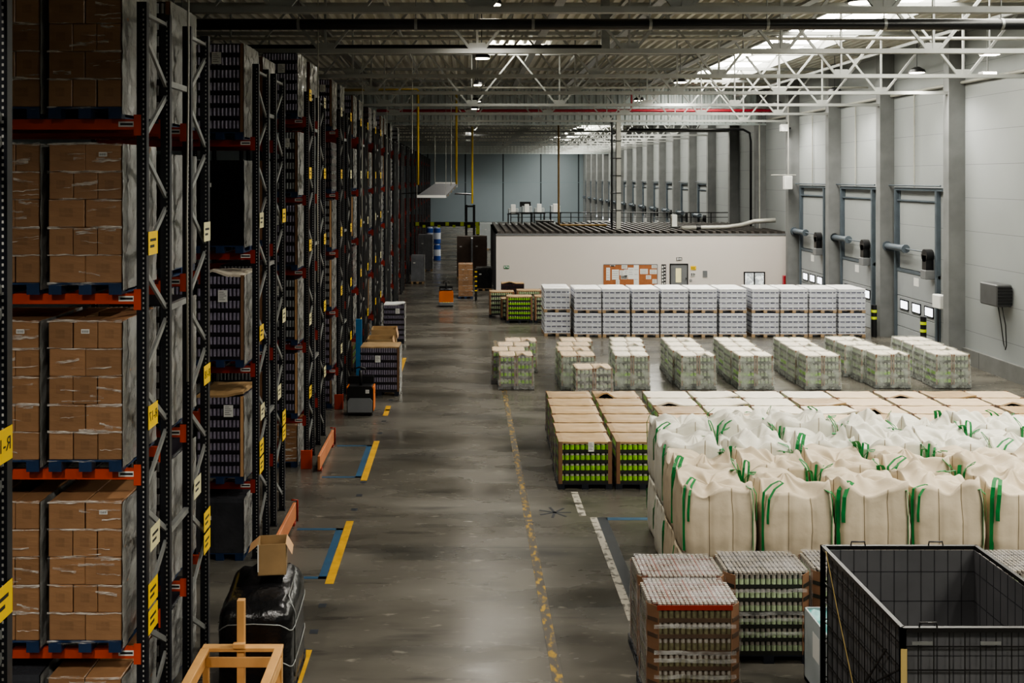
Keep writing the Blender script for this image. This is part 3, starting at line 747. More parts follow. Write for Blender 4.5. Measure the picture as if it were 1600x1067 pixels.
dr = tag(link('door_30', None, None, (0,OY,0)), 'grey office door with narrow vision panel', 'door', None, 'structure')
df = MB()
df.box(ow(1046.4),ow(1048),-.06,0,0,oz(412)); df.box(ow(1073.4),ow(1075),-.06,0,0,oz(412)); df.box(ow(1046.4),ow(1075),-.06,0,oz(413.4),oz(411.8))
link('door_frame', df.mesh('door_frame', M['black']), dr); lf = link('door_leaf', MB().box(ow(1048),ow(1073.4),-.04,0,0,oz(413.4)).mesh('door_leaf', M['truck_grey']), dr)
link('vision_panel', MB().box(ow(1055.6),ow(1064),-.05,-.04,oz(441),oz(419)).mesh('vision_panel', mat('vision_glass','#d8cf9c',.3,emit=.25)), lf); link('handle', MB().box(ow(1071),ow(1072.4),-.1,-.04,.98,1.06).mesh('handle', M['black']), lf)
def wallsign(name, a, c, d_, e, m, ink, lab, cat, marks):
    q = MB().box(ow(a),ow(c),-.03,-.004,oz(e),oz(d_))
    for (u0,u1,v0,v1) in marks: q.box(ow(a+(c-a)*u0),ow(a+(c-a)*u1),-.034,-.03,oz(d_+(e-d_)*v1),oz(d_+(e-d_)*v0),1)
    solid(name, q.mesh(name, m, ink), lab, cat, (0,OY,0))
wallsign('exit_sign',787,795.5,415,419.5,M['signgreen'],M['white'],'green exit sign on office wall at its left end','exit sign',[(.08,.28,.2,.8),(.4,.62,.15,.45),(.45,.8,.45,.6),(.7,.92,.3,.75)])
wallsign('exit_sign',1057,1065.5,402,406.8,M['ink'],M['white'],'small dark exit sign above the office door','exit sign',[(.08,.36,.1,.9),(.5,.9,.2,.4),(.5,.65,.4,.85),(.75,.9,.5,.85)])
wallsign('warning_sign',1079,1087.6,415.5,421.5,M['signyellow'],M['ink'],'yellow sign beside the office door','sign',[(.15,.25,.25,.75),(.38,.46,.25,.75),(.6,.68,.25,.75),(.15,.9,.85,.9)])
wallsign('wall_notice',1079,1086,426,431.5,M['white'],M['ink'],'small white notice under the yellow sign','notice',[(.1,.3,.1,.9),(.45,.65,.1,.9),(.75,.95,.2,.8)])
wallsign('light_switch',1077.5,1081,436.5,440,M['truck_grey'],M['white'],'small grey switch plate right of office door','switch',[(.4,.6,.3,.7)])
wallsign('electric_panel',1098,1105,423,433,M['truck_grey'],M['doorframe'],'small grey panel box on office wall','panel',[(.1,.9,.1,.14),(.8,.86,.4,.6)])
wn = tag(link('window_4', None, None, (0,OY,0)), 'black framed two pane office window', 'window', None, 'structure')
f = MB()
for (a,c,d_,e) in ((1162,1195,424.5,426.3),(1162,1163.8,424.5,449),(1193.2,1195,424.5,449),(1177.4,1179.4,424.5,449),(1162,1195,447,449)): f.box(ow(a),ow(c),-.06,.0,oz(e),oz(d_))
link('window_frame', f.mesh('window_frame', M['black']), wn)
gm = mat('office_glass','#c9cdc9',.2,var=.9,scale=6,emit=.6)
mix_in(gm, noise_fac(5.,.45,.55), '#22262a')
for a,c in ((1163.8,1177.4),(1179.4,1193.2)): link('window_pane', MB().box(ow(a),ow(c),-.03,-.01,oz(447),oz(426.3)).mesh('window_pane', gm), wn)
place('roof_duct', [('duct', MB().tube([(12.3,58,3.66),(14.2,58,3.7),(14.9,58,3.72),(15.6,57.6,3.85),(16.2,57.2,4.08),(17.3,57.0,4.15)],.13,10).mesh('duct', M['greypipe'])),('collar', MB().cyl((13.1,58,3.68),(13.35,58,3.685),.19,12).mesh('collar', M['darkpipe']))], 'pale bent duct lying on the office roof', 'duct')
place('roof_unit', [('housing', MB().chbox(-.16,.16,-.2,.2,0,.75,.03).mesh('housing', M['white'])),('foot', MB().box(-.3,.3,-.3,.3,-.02,.05).mesh('foot',M['black']))], 'small pale upright box standing on office roof', 'roof unit', (12.3,60.2,3.6))
solid('roof_railing', (lambda b: [b.cyl((x_,66.5,3.55),(x_,66.5,4.25),.03,5) for x_ in [3+1.3*i for i in range(12)]] and b.cyl((3,66.5,4.25),(17.3,66.5,4.25),.03,5).cyl((3,66.5,3.95),(17.3,66.5,3.95),.02,5))(MB()).mesh('roof_railing', M['darkpipe']), 'thin dark railing along the back of office roof', 'railing')
solid('gas_pipe', MB().tube([(5.6,61,10.5),(5.6,61,3.78),(5.7,61,3.7),(8.5,61.2,3.68)],.06,8).mesh('gas_pipe', mat('brown_yellow_pipe','#84683a',.5)), 'tall brownish yellow pipe rising from the office roof', 'pipe')
st = thing('steel_column', 'pale slim steel column with dark straps rising from office roof', 'column', (0,0,0))
link('shaft', MB().box(8.75,9.0,59.0,59.3,3.56,10.2).mesh('shaft', M['greypipe']), st)
for z in (4.6,5.6,6.6,7.6,8.6): link('strap', MB().box(8.42,9.02,58.97,59.33,z,z+.06).mesh('strap', M['black']), st)
link('cable_run', MB().cyl((8.5,59.1,3.56),(8.5,59.1,10.0),.06,6).mesh('cable_run', M['darkpipe']), st)
solid('far_pipe', MB().tube([(9.5,59.2,9.3),(15.4,59.2,9.3),(16.1,59.2,9.3),(16.5,59.3,9.1),(16.6,59.4,8.6),(16.6,59.4,3.7)],.07,8).mesh('far_pipe', M['darkpipe']), 'dark bent pipe descending to the right office roof', 'pipe')
solid('far_pipe', MB().cyl((17.05,59.2,3.6),(17.05,59.2,9.6),.04,6).mesh('far_pipe', M['greypipe']), 'thin pale pipe beside the dark bent pipe', 'pipe')
# red valve cabinet at foot of column
place('hose_cabinet', [('cabinet', MB().chbox(-.3,.3,-.15,.15,0,1.3,.02).mesh('cabinet', M['redpipe'])),('door', MB().box(-.25,.25,-.17,-.15,.1,1.2).mesh('door', M['beam2']))], 'dark red hose cabinet beside office corner column', 'cabinet', (17.28,54.6,0))
# ------------------------------------------------------------------ ceiling services
dk = thing('black_duct', 'long black pipe slung below the roof trusses', 'duct', (0,21,9.65))
link('pipe', MB().cyl((-9,0,0),(WX-.1,0,0),.115,12).mesh('pipe', M['darkpipe']), dk)
for i in range(11): link('hanger', MB().cyl((-8.2+2.4*i-.03,0,0),(-8.2+2.4*i+.03,0,0),.125,12).cyl((-8.2+2.4*i,0,.1),(-8.2+2.4*i,0,2.1),.012,5).mesh('hanger', M['galv']), dk)
dk2 = thing('black_duct', 'thinner dark pipe under the roof farther back', 'duct', (0,25.5,9.75))
link('pipe', MB().cyl((-9,0,0),(3.6,0,0),.07,10).mesh('pipe', M['darkpipe']), dk2)
link('end_bracket', MB().box(3.4,3.6,-.1,.1,-.1,2).mesh('end_bracket', M['galv']), dk2)
solid('sprinkler_pipe', MB().cyl((-5,58.3,10.33),(WX-.1,58.3,10.33),.085,10).cyl((9.5,58.3,10.33),(9.5,58.3,11.7),.05,8).mesh('sprinkler_pipe', M['redpipe']), 'red sprinkler pipe along the ribbed fascia', 'pipe')
for i, (y, z) in enumerate(((14.5,10.9),(27.2,10.2),(33.2,10.6),(39.0,10.4),(44.2,10.4))):
    solid('sprinkler_line', MB().cyl((-18,y,z),(WX-.2,y,z),.045,8).mesh('sprinkler_line', M['greypipe']), '%s slim pipe crossing the roof between trusses' % ORD[i+1], 'pipe', group='slim roof pipes')
for i, x in enumerate((-4.6,2.6,5.3,9.4)):
    solid('cable_tray', MB().box(x-.13,x+.13,8,59,11.25,11.33).mesh('cable_tray', M['galv']), '%s dark cable tray along the roof, counted from the racks' % ORD[i+1], 'cable tray', group='roof cable trays')
def lamp(x, y, z, lab):
    ho = cached('lamphouse', lambda: MB().cyl((0,0,0),(0,0,.1),.3,16,0,r2=.26).cyl((0,0,.1),(0,0,.2),.26,16,0,r2=.1).mesh('housing', M['darkpipe']))
    di = cached('lampdisc', lambda: MB().cyl((0,0,-.012),(0,0,-.002),.25,16).mesh('diffuser', M['lamp']))
    stm = cached(('lampstem',round(z,1)), lambda: MB().cyl((0,0,.2),(0,0,CEIL-z-.004),.015,6).mesh('stem', M['darkpipe']))
    place('high_bay_lamp', [('housing',ho),('diffuser',di),('stem',stm)], lab, 'lamp', (x,y,z), 0, 'high bay lamps')
    ld = bpy.data.lights.new('lamp_light','SPOT'); ld.energy = LAMP_W*(2.1 if x < -3 else 1); ld.spot_size = 2.5; ld.spot_blend = .8; ld.shadow_soft_size = .3; ld.color = (1,.95,.87)
    o = bpy.data.objects.new('lamp_light', ld); C.objects.link(o); o.location = (x,y,z-.06)
LAMP_W = 1100
rows = ((.55,[3.5,13.2,22.8,33,42.5,51.6,57.2],10.35,'aisle'),(8.7,[4,13,22.5,32,41.3,51],10.35,'middle'),(15.9,[9,18.5,36,44,52],10.2,'right wall'))
for x, ys, z, w_ in rows:
    for i, y in enumerate(ys): lamp(x, y, z, 'round high bay lamp, %s from the viewer in the %s line' % (ORD[i+1], w_))
for i, y in enumerate((-3,3.4)): lamp(-4.0, y, 10.6, '%s added fill lamp above the nearest rack aisle' % ['hidden','overhead'][i])  # unseen lamps added to brighten the nearest carton fronts
for i, y in enumerate((72,84,96,108,122,136,145)): lamp(.55, y, 10.3, '%s round high bay lamp in the far hall' % ORD[i+1]); lamp(9, y, 10.3, '%s round lamp along the middle of the far hall' % ORD[i+1])  # last three in each line are added to light the far wall
for i,(x,y,z,lab) in enumerate(((14.3,27.9,9.85,'bright square floodlight nearer, under the roof by right wall'),(16.6,32.5,9.75,'bright square floodlight farther, close to the right wall'))):
    place('flood_light', [('housing', cached('fh',lambda: MB().chbox(-.24,.24,-.14,.14,0,.12,.02).mesh('housing',M['white']))),('diffuser', cached('fd',lambda: MB().box(-.21,.21,-.12,.12,-.012,-.001).box(-.21,.21,-.152,-.141,.0,.1).mesh('diffuser',M['lamp']))),('hanger', cached('fg',lambda: MB().bar((0,0,.1),(.0,0,1.7),.03,.03).mesh('hanger',M['galv'])))], lab, 'floodlight', (x,y,z))
# hanging drops
def drop(name, px, y, ztop, zbot, m, lab, r_=.03):
    X = (px-726)*y/1600; solid(name, MB().cyl((X,y,zbot),(X,y,ztop),r_,6).mesh(name, m), lab, 'cable' if 'cable' in name else 'pipe')
yp = mat('yellow_pipe','#b89a24',.5)
solid('yellow_gas_pipe', MB().tube([(-6.6,45,10.33),(-2.1,45,10.42),(-2.05,45,10.35),(-2.05,45,6.2)],.05,8).mesh('yellow_gas_pipe', yp), 'yellow gas pipe bending down beside the racks', 'pipe')
solid('yellow_gas_pipe', MB().tube([(-3.7,48.5,10.5),(-.42,48.5,10.5),(-.39,48.5,10.42),(-.39,48.5,6.2)],.05,8).mesh('yellow_gas_pipe', yp), 'yellow gas pipe dropping to the hanging heater', 'pipe')
drop('yellow_gas_pipe',738,62,9.6,4.95,yp,'yellow pipe dropping below the ribbed fascia',.06)
drop('hanging_cable',705,50,11.8,6.1,M['greypipe'],'pale cable dropping to the hanging heater',.02)
drop('hanging_cable',644,42,11.8,7.5,M['greypipe'],'pale cable beside the first yellow gas pipe',.02)
drop('hanging_cable',679.5,58,9.7,6.3,M['greypipe'],'thin pale cable left of the hanging heater',.015)
for (xa, ya, za, lab) in ((-3.44,12.72,3.97,'pale cable hanging in the middle of the nearest rack row'),(-3.44,24.0,4.05,'pale cable hanging at the third rack row'),(-3.44,34.4,4.2,'pale cable hanging at the fifth rack row'),(-3.44,45.3,4.3,'pale cable hanging at the seventh rack row')):
    c = MB().tube([(xa,ya,11.4),(xa+.01,ya,8),(xa-.01,ya,6),(xa,ya,za)],.014,6)
    solid('hanging_cable', c.mesh('hanging_cable', M['greypipe']), lab, 'cable')
hh = thing('hanging_heater', 'pale slatted heater panel hanging over the aisle by cords', 'heater', (-1.55,56,6.0))
b = MB()
b.add([(-1.0,-1.2,-.55),(.55,-1.2,-.55),(1.15,1.2,.1),(-.1,1.2,.1),(-1.0,-1.2,-.45),(.55,-1.2,-.45),(1.15,1.2,.2),(-.1,1.2,.2)],[(0,3,2,1),(4,5,6,7),(0,1,5,4),(1,2,6,5),(2,3,7,6),(3,0,4,7)])
link('panel', b.mesh('panel', M['heaterdark']), hh)
link('edge_panel', MB().add([(-1.0,-1.22,-.56),(.55,-1.22,-.56),(.55,-1.22,-.42),(-1.0,-1.22,-.42)],[(0,1,2,3)]).box(-.1,1.15,1.15,1.3,-.02,.26).mesh('edge_panel', M['white']), hh)
for i in range(7):
    t_ = (i+.5)/7; link('slat', MB().bar((-1.0+.9*t_,-1.2+2.4*t_,-.57+.65*t_),(.55+.6*t_,-1.2+2.4*t_,-.58+.65*t_),.2,.08).mesh('slat', M['tan'] if i%2 else M['silver']), hh)
for (x_,y_,z_) in ((-1,-1.2,-.5),(.55,-1.2,-.5),(1.1,1.2,.15),(-.1,1.2,.15)): link('cord', MB().cyl((x_,y_,z_),(x_,y_,5.6),.012,5).mesh('cord', M['greypipe']), hh)
link('pipe_arm', MB().cyl((-1.9,0,-.35),(-.7,0,-.3),.04,6).cyl((1,0,-.35),(1.9,0,-.4),.05,6).mesh('pipe_arm', M['darkpipe']), hh)
# ------------------------------------------------------------------ pallet racks
RX = -3.52
L1 = [1.3,3.28,5.22,7.15]; L2 = [1.09,2.74,4.42,6.06,7.83]
ROWY = [5.15,11.33,17.5,23.1,29.0,34.5]+[34.5+5.7*i for i in range(1,13)]
RTOP = 8.45; BAY = 2.75; PW = .11
def upright():
    def mk():
        b = MB(); b.box(-PW,0,0,.09,0,RTOP,0)
        z = .1
        while z < RTOP-.05:
            b.add([(-.042,-.001,z),(-.026,-.001,z),(-.026,-.001,z+.022),(-.042,-.001,z+.022)],[(0,1,2,3)],1); z += .055
        b.box(-PW-.02,.02,-.02,.11,0,.012,0)
        return b.mesh('upright', M['rack'], M['hole'])
    return cached('upright', mk)
def brace(d, dz, flip):
    def mk():
        y0, y1 = (.05,d-.05) if not flip else (d-.05,.05)
        return MB().bar((-PW/2,y0,.06),(-PW/2,y1,dz-.06),.06,.03,0,(1,0,0)).mesh('brace', M['galv'])
    return cached(('brace',round(d,2),dz,flip), mk)
def beam(mn):
    def mk():
        b = MB(); b.box(-BAY+.0,-PW,-.03,.03,-.115,0,0)
        for x in (-BAY+.0,-PW-.0):
            b.box(x-.03 if x > -1 else x-.02, x+.05 if x > -1 else x+.03, -.036,-.03,-.18,.05,0)
        return b.mesh('beam', M[mn])
    return cached(('beam',mn), mk)
def beam_tag(): return cached('beamtag', lambda: MB().box(-.09,.09,-.002,.0,-.03,.03).box(-.07,.07,-.003,-.002,-.012,.012,1).mesh('beam_label', M['white'], M['ink']))
def plate(m, txt=False):
    def mk():
        b = MB().box(-.002,.002,-.17,.17,-.13,.13,0)
        if not txt:
            b.box(.002,.0035,-.11,.1,.02,.05,1); b.box(.002,.0035,-.11,.04,-.05,-.02,1)
        return b.mesh('label_plate', m, M['ink'])
    return cached(('plate',m.name,txt), mk)
RD = .98
def rack(y0, row, half, levels, text=None):
    side = 'near' if half == 0 else 'far'
    t = thing('pallet_rack', 'navy pallet rack with orange beams, %s half of the %s rack row from viewer' % (side, ORD[row] if row else 'cut-off closest'), 'rack', (RX,y0,0), 0, 'pallet racks')
    up = upright()
    for x in (0,-BAY):
        for y in (0,RD-.09): link('upright', up, t, (x,y,0))
    nb_ = 12 if row < 7 else 6
    dz = round((RTOP-.5)/nb_,3)
    for i in range(nb_): link('brace', brace(RD,dz,(i+half)%2), t, (0,0,.25+i*dz))
    link('top_strut', cached('tstrut', lambda: MB().box(-PW+.03,-.03,.05,RD-.05,-.02,.02).mesh('top_strut', M['galv'])), t, (0,0,RTOP-.12))
    if row > 0:
        for z in levels:
            for y in (.03,RD-.03):
                bm_ = link('beam', beam('beam' if row == 1 else 'beam2'), t, (0,y,z))
                if y < .1 and row < 5: link('beam_label', beam_tag(), bm_, (-.22,-.031,-.055))
    if row < 7:
        rr = random.Random(row*7+half)
        for i, z in enumerate(levels[:5]):
            mm = M['signyellow'] if (i+row+half) % 4 else M['signcream']
            if (row, half) == (0,1): mm = M['signyellow']
            yy = RD-.2 if half == 1 else .2
            if i >= 3 and row < 3: continue
            zz = z+.55 if row else z+.86
            if row == 0: zz = {0:3.27,1:4.46}.get(i,6.9)
            if row == 0 and i > 1: continue
            p_ = link('label_plate', plate(mm, row <= 1 and i == 1), t, (.012,yy,zz))
            if row <= 1 and i == 1:
                tx = link('lettering', text_mesh(text or 'R-18', .15, M['ink'], True), p_, (.004,0,0), PI/2)
        if row in (1,2):
            link('label_plate', plate(M['signyellow']), t, (.012,RD-.2 if half else .2,1.55)); link('label_plate', plate(M['signcream']), t, (.012,.28,2.45))
    return t
for r_, y in enumerate(ROWY):
    lv = L1 if r_ < 3 else L2
    dep = 2.82 if r_ != 2 else 2.6
    if r_ > 0: rack(y, r_, 0, lv, 'R-17')
    rack(y+dep-RD, r_, 1, lv, 'R-16' if r_ == 0 else 'R-18')
    if 0 < r_ < 8:
        sb = thing('row_spacer', 'grey spacer bars joining both halves of the %s rack row' % ORD[r_], 'spacer', (RX,y,0), 0, 'rack row spacers')
        for z in (2.2,4.9,7.6): link('spacer_bar', cached(('spacer',dep), lambda: MB().box(-.09,-.03,RD+.006,dep-RD-.006,0,.07).mesh('spacer_bar', M['galv'])), sb, (0,0,z))
LV = lambda i, n: 'floor' if i < 0 else ('top beam level' if i == n-1 else '%s beam level' % ORD[i+1])
def rackload(T, what, row, half, i, lv, xi=0, cat='pallet load'):
    y = ROWY[row]+(0 if half == 0 else (2.82 if row != 2 else 2.6)-RD)+RD/2
    z = 0 if i < 0 else lv[i]
    x = RX-PW-.13-.4-.9*xi
    lab = '%s, %s, %s%s half of %s rack row' % (what, LV(i,len(lv)), 'inner, ' if xi else '', 'near' if half == 0 else 'far', ORD[row])
    o = place('pallet_load', T[0], lab, cat, (x,y,z), R.uniform(-.008,.008), 'pallet loads in the racks'); return o
for i in range(4):
    rackload(T_carton(i,5,.305), 'film-wrapped brown cartons', 1,0,i,L1)
    rackload(T_carton(i+1,5,.305), 'film-wrapped brown cartons', 1,0,i,L1,1)
rackload(T_carton(2,3,.3), 'low stack of brown cartons', 1,0,-1,L1)
rackload(T_wrapped(1,.92,m='darkwrap'), 'low dark plastic-covered stack', 1,0,-1,L1,1)
rackload(T_cans(0,7,.21,cm='cangrey'), 'silver wrapped can trays', 1,1,3,L1); rackload(T_wrapped(0,1.45,m='darkwrap'), 'smoke-dark wrapped stack', 1,1,2,L1)
rackload(T_cans(1,7,.21,cm='cangrey'), 'silver wrapped can trays', 1,1,1,L1); rackload(T_cans(2,7,.21,cm='cangrey'), 'silver wrapped can trays', 1,1,0,L1)
rackload(T_cans(3,4,.21,cm='cangrey'), 'low silver can trays', 1,1,-1,L1)
rackload(T_cans(0,7,.215), 'dark can trays with brown corner post', 2,0,3,L1); rackload(T_wrapped(2,1.45,m='blackwrap'), 'black wrapped stack', 2,0,2,L1)
rackload(T_cans(1,7,.205,top='card_cream'), 'purple can trays with a paper label', 2,0,1,L1); rackload(T_cans(2,7,.195,top='tan',post='cardpost_pale'), 'purple can trays under tan board', 2,0,0,L1)
rackload(T_wrapped(1,.92,m='darkwrap'), 'low smoke-dark wrapped stack', 2,0,-1,L1)
for i in range(4): rackload(T_cans(i,7,.21,cm='can' if i%2 else 'cangrey'), 'film-wrapped can trays', 2,0,i,L1,1)
for i in range(4): rackload(T_cans(i+1,7,.21,cm='cangrey'), 'silver wrapped can trays', 2,1,i,L1)
rackload(T_cans(1,6,.225,cm='can',post=None), 'dark cans in white film', 3,0,4,L2); rackload(T_cans(2,6,.225,cm='cangrey'), 'grey wrapped can trays', 3,0,3,L2)
rackload(T_cans(3,6,.225,cm='can',post='cardpost'), 'dark can trays with brown corner post', 3,0,2,L2); rackload(T_cans(0,6,.225,cm='cangrey',post='cardpost_pale'), 'grey can trays with tan corner post', 3,0,1,L2)
rackload(T_cans(1,6,.225,cm='can',post='cardpost_pale'), 'dark can trays with tan corner post', 3,0,0,L2); rackload(T_carton(0,3,.28,detail=False), 'brown cartons', 3,0,-1,L2)
for i in range(5): rackload(T_cans(i,6,.225,cm='cangrey' if i%2 else 'can'), 'film-wrapped can trays', 3,1,i,L2)
kinds = [('pale silver wrapped can trays',lambda s:T_cans(s,6,.225,cm='cangrey',post=None)),('dark can trays',lambda s:T_cans(s,6,.22,cm='can')),('plum bottle trays',lambda s:T_cans(s,6,.22,cm='plum',post=None,wrap='wrapclear')),
         ('smoke-dark wrapped stack',lambda s:T_wrapped(s,1.3,m='darkwrap')),('grey can trays with tan corner post',lambda s:T_cans(s,6,.22,cm='cangrey',post='cardpost_pale')),('green jar trays',lambda s:T_jars(s,5,.24,.78,1.18,'green','card'))]
for row in range(4,10):
    for half in (0,1):
        for i in range(-1,5):
            if half == 1 and (row > 7 or i < 0): continue
            k = R.choice([0,0,1,1,2,3,4]) if i >= 0 else R.choice([3,5,1])
            if i < 0:
                T = kinds[k][1](i+2) if k != 5 else T_jars(0,3,.24,.78,1.18,'green','card')
                if k == 3: T = T_wrapped(0,.8,m='darkwrap')
                if k == 1: T = T_cans(1,3,.22,cm='can')
                rackload(T, kinds[k][0], row, half, i, L2)
            else: rackload(kinds[k][1](i+row), kinds[k][0], row, half, i, L2)
# guard boards and post protectors at the rack ends
for r_ in (2,3):
    y = ROWY[r_]
    g = thing('guard_board', 'orange brown guard board on the floor at the end of %s rack row' % ORD[r_], 'guard rail', (-3.22,y-.5,0), 0, 'rack end guards')
    link('board', MB().chbox(-.03,.03,0,2.4,.05,.36,.008).mesh('board', M['guard']), g); link('end_hook', MB().tube([(.05,2.4,0),(.05,2.4,.4),(-.06,2.4,.4)],.02,6).mesh('end_hook', M['beam2']), g)
    link('foot', MB().box(-.05,.05,.1,.25,0,.06).box(-.05,.05,2.1,2.25,0,.06).mesh('foot', M['beam2']), g)
for r_ in (3,4):
        y = ROWY[r_]; place('post_protector', [('front_plate', cached('ppf', lambda: MB().chbox(-.12,.12,-.02,.0,0,.42,.006).mesh('front_plate',M['beam']))),('side_plate', cached('pps',lambda: MB().chbox(.1,.12,0,.14,0,.42,.006).mesh('side_plate',M['beam2'])))], 'orange red steel corner protector before %s rack row' % ORD[r_], 'protector', (RX-.02,y-.22,0))
# ------------------------------------------------------------------ floor lines
def fline(name, x0, x1, y0, y1, m, lab, z=.003):
    struct(name, MB().box(x0,x1,y0,y1,0,z).mesh(name, m), lab, 'floor marking')
fline('floor_line', 1.14,1.28,8,41,M['lineworn'],'long worn yellow line along the right side of the aisle')
fline('floor_line', 2.52,2.72,10.5,19.6,M['linedark'],'dark line right of the aisle beside the trays'); fline('floor_line', 2.40,2.53,10.5,19.6,M['linewhite'],'scuffed pale edge beside the dark line',.004)
fline('floor_line', 2.7,4.2,19.45,19.6,M['lineblue'],'dark blue cross line in front of the bags')
fline('floor_line', 2.2,2.34,19.7,21.2,M['linewhite'],'pale worn stripe before the lidded pallets')
for i, (ya, yb) in enumerate(((16.4,19.4),(22.0,25.3),(33.8,37.0),(11.8,14.1),(28.0,29.2))):
    fline('floor_line', -2.24,-2.10,ya,yb,M['lineyellow'],'%s yellow dash along left aisle edge' % ['third-nearest','fourth-nearest','farthest','nearest','faded'][i])
    if i != 4:
        b = MB().box(-2.38,-2.25,ya+.2,yb-.4,0,.003).box(-3.1,-2.25,ya+.2,ya+.3,0,.003).box(-3.1,-2.25,yb-.5,yb-.4,0,.003)
        struct('floor_line', b.mesh('floor_line', M['lineblue']), 'blue bay outline beside %s yellow dash' % ['the third-nearest','the fourth-nearest','the farthest','the nearest'][i], 'floor marking')
b = MB()
for i in range(9): y = 14.6+i*.9; (b.box(-2.22,-2.1,y,y+.14,0,.003) if not 16.3 < y < 19.5 else None)
for i in range(6): y = 26+i*1.3; b.box(-2.22,-2.1,y,y+.16,0,.003)
struct('floor_line', b.mesh('floor_line', M['linedark']), 'dark square studs along the left aisle edge', 'floor marking')
b = MB()
for a in range(7):
    t_ = a*PI/3.5; b.bar((1.75,19.9,.002),(1.75+.32*math.cos(t_),19.9+.32*math.sin(t_),.002),.05,.002)
struct('floor_line', b.mesh('floor_line', M['linedark']), 'dark star-shaped stain on floor', 'floor marking')
# ------------------------------------------------------------------ brown-lidded jar pallets
colx = lambda c, r: 2.53+1.19*c+.024*r+.1*(c>1)
for c in range(10):
    for r in range(6):
        if c >= 2 and r < 2: continue
        if c >= 5 and r < 3 and False: continue
        y = 21.76+.86*r
        lid = 'card' if c < 2 or (c*3+r*5) % 7 == 0 else ('card_pale' if c > 5 or r < 3 else 'card_cream')  # light put into the colour: brown lids turn paler away from the aisle
        var = 3 if (c,r) in ((1,5),(6,3)) else ([0,1,2,4,5,0,2][(c*5+r*3) % 7] if c > 1 else (4 if (c+r)%2 else 0))
        lab = 'jar pallet under %s lid, %s row from front, %s column from aisle' % ('brown card' if lid == 'card' else 'lit-tinted card', ORD[r+1], ORD[c+1])
        T = T_jars((c+r)%3,4,.215,1.10,.79,'green',lid,var)
        p = place('jar_pallet', T[0], lab, 'pallet load', (colx(c,r)+R.uniform(-.02,.02),y,0), R.uniform(-.018,.018), 'lidded jar pallets in the large block')
        if (c,r) == (0,0): link('paper_label', paper_label(.12,.2), p, (.12,-.43,.9))
# ------------------------------------------------------------------ white double stacks
Yw = 41.8
xw = [(850,893),(897,940),(940,986),(986,1031),(1031,1077),(1077,1122),(1122,1169),(1173,1219),(1219,1263),(1263,1309),(1309,1354)]
for c, (a, e) in enumerate(xw):
    x = ((a+e)/2-726)/38.3; w = round((e-a)/38.3-.03,2)
    w = 1.07 if c == 0 else 1.11
    for dpt in (0,1):
        y = Yw+.4+dpt*.86+(.25 if c == 0 else 0)
        for lvl in (0,1):
            T = T_white(c+dpt,4,.212,w,.8,'woodpal',lvl == 1)
            lab = 'white shrink-wrapped tray pallet, %s tier, %s line, %s stack from the aisle' % ('lower' if lvl == 0 else 'upper','front' if dpt == 0 else 'rear',ORD[c+1])
            place('tray_pallet', T[0], lab, 'pallet load', (x+R.uniform(-.01,.01),y,lvl*.985), 0, 'white tray pallets')
# ------------------------------------------------------------------ wrapped clusters
clusters = [
 [(778,835,31.4),(770,820,32.3),(778,828,33.25),(790,839,34.15)],
 [(877,931,31.4),(870,925,32.3),(872,924,33.25),(877,926,34.15)],
 [(960,1017,31.4),(958,1011,32.3),(957,1009,33.25),(956,1007,34.15)],
 [(1063,1120,31.4),(1052,1103,32.3),(1046,1096,33.25),(1039,1088,34.15)],
 [(1151,1212,31.4),(1139,1195,32.3),(1131,1183,33.25),(1123,1173,34.15)],
 [(1256,1317,31.4),(1239,1298,32.3),(1227,1283,33.25),(1216,1272,34.15)],
 [(1362,1428,31.6),(1340,1403,32.5),(1316,1373,33.45),(1300,1353,34.35)],
 [(1455,1523,31.6),(1441,1500,32.5),(1422,1480,33.45),(1405,1461,34.35)]]
for g, cl in enumerate(clusters):
    for k, (a, e, y) in enumerate(cl):
        s = 1600/y; x = ((a+e)/2-726)/s
        lid = 'card_pale' if g < 2 else 'card_cream'
        T = T_split(g*2+k,4,.228,1.04,.8,'greenpale' if g not in (0,) else 'green',lid,'wrapclear' if g == 0 else 'wrapmilk',hi=(1,0) if g in (0,4,5,7) else (1,))
        lab = 'film-wrapped twin-column jar pallet, %s from front in the %s cluster from aisle' % (ORD[k+1],ORD[g+1])
        place('wrapped_jar_pallet', T[0], lab, 'pallet load', (x,y+.42,0), R.uniform(-.015,.015), 'film-wrapped jar pallets in clusters')
T = T_split(3,4,.205,1.06,.8,'greenpale','card_pale','wrapclear')
place('wrapped_jar_pallet', T[0], 'lone wrapped jar pallet standing ahead of the second cluster from aisle', 'pallet load', ((927.5-726)/53.6,30.2,0), .03, 'film-wrapped jar pallets in clusters')
# green pallets beside the white wall
for i, (a, e, y, tiers, lab) in enumerate(((792,833,45.9,5,'front one'),(836,877,45.9,5,'right one, partly behind white stacks'),(765,800,47.8,5,'left rear one'),(783,820,46.82,4,'one tucked behind the front one'),(808,850,48.3,5,'right rear one'))):
    s = 1600/y; w = 1.14
    T = T_jars(i,tiers,.21,w,.8,'greenpale' if i != 0 else 'green','card',0); x = (a+w*s/2-726)/s
    place('jar_pallet', T[0], 'brown-lidded jar pallet left of the white stacks, %s' % lab, 'pallet load', (x,y+.4,0), 0, 'jar pallets beside the white stacks')
T = T_cans(1,5,.2,1.15,.8,'plum',None,'card',False,'wrapclear','woodpal'); place('carton_pallet', T[0], 'brown-topped tray pallet against office wall behind the jar pallets', 'pallet load', (2.45,52.5,0), 0)
T = T_cans(2,4,.2,1.15,.8,'plum',None,'card',False,'wrapclear','woodpal'); place('carton_pallet', T[0], 'low brown-topped tray pallet behind the white stacks near office wall', 'pallet load', (4.2,50.5,0), 0)
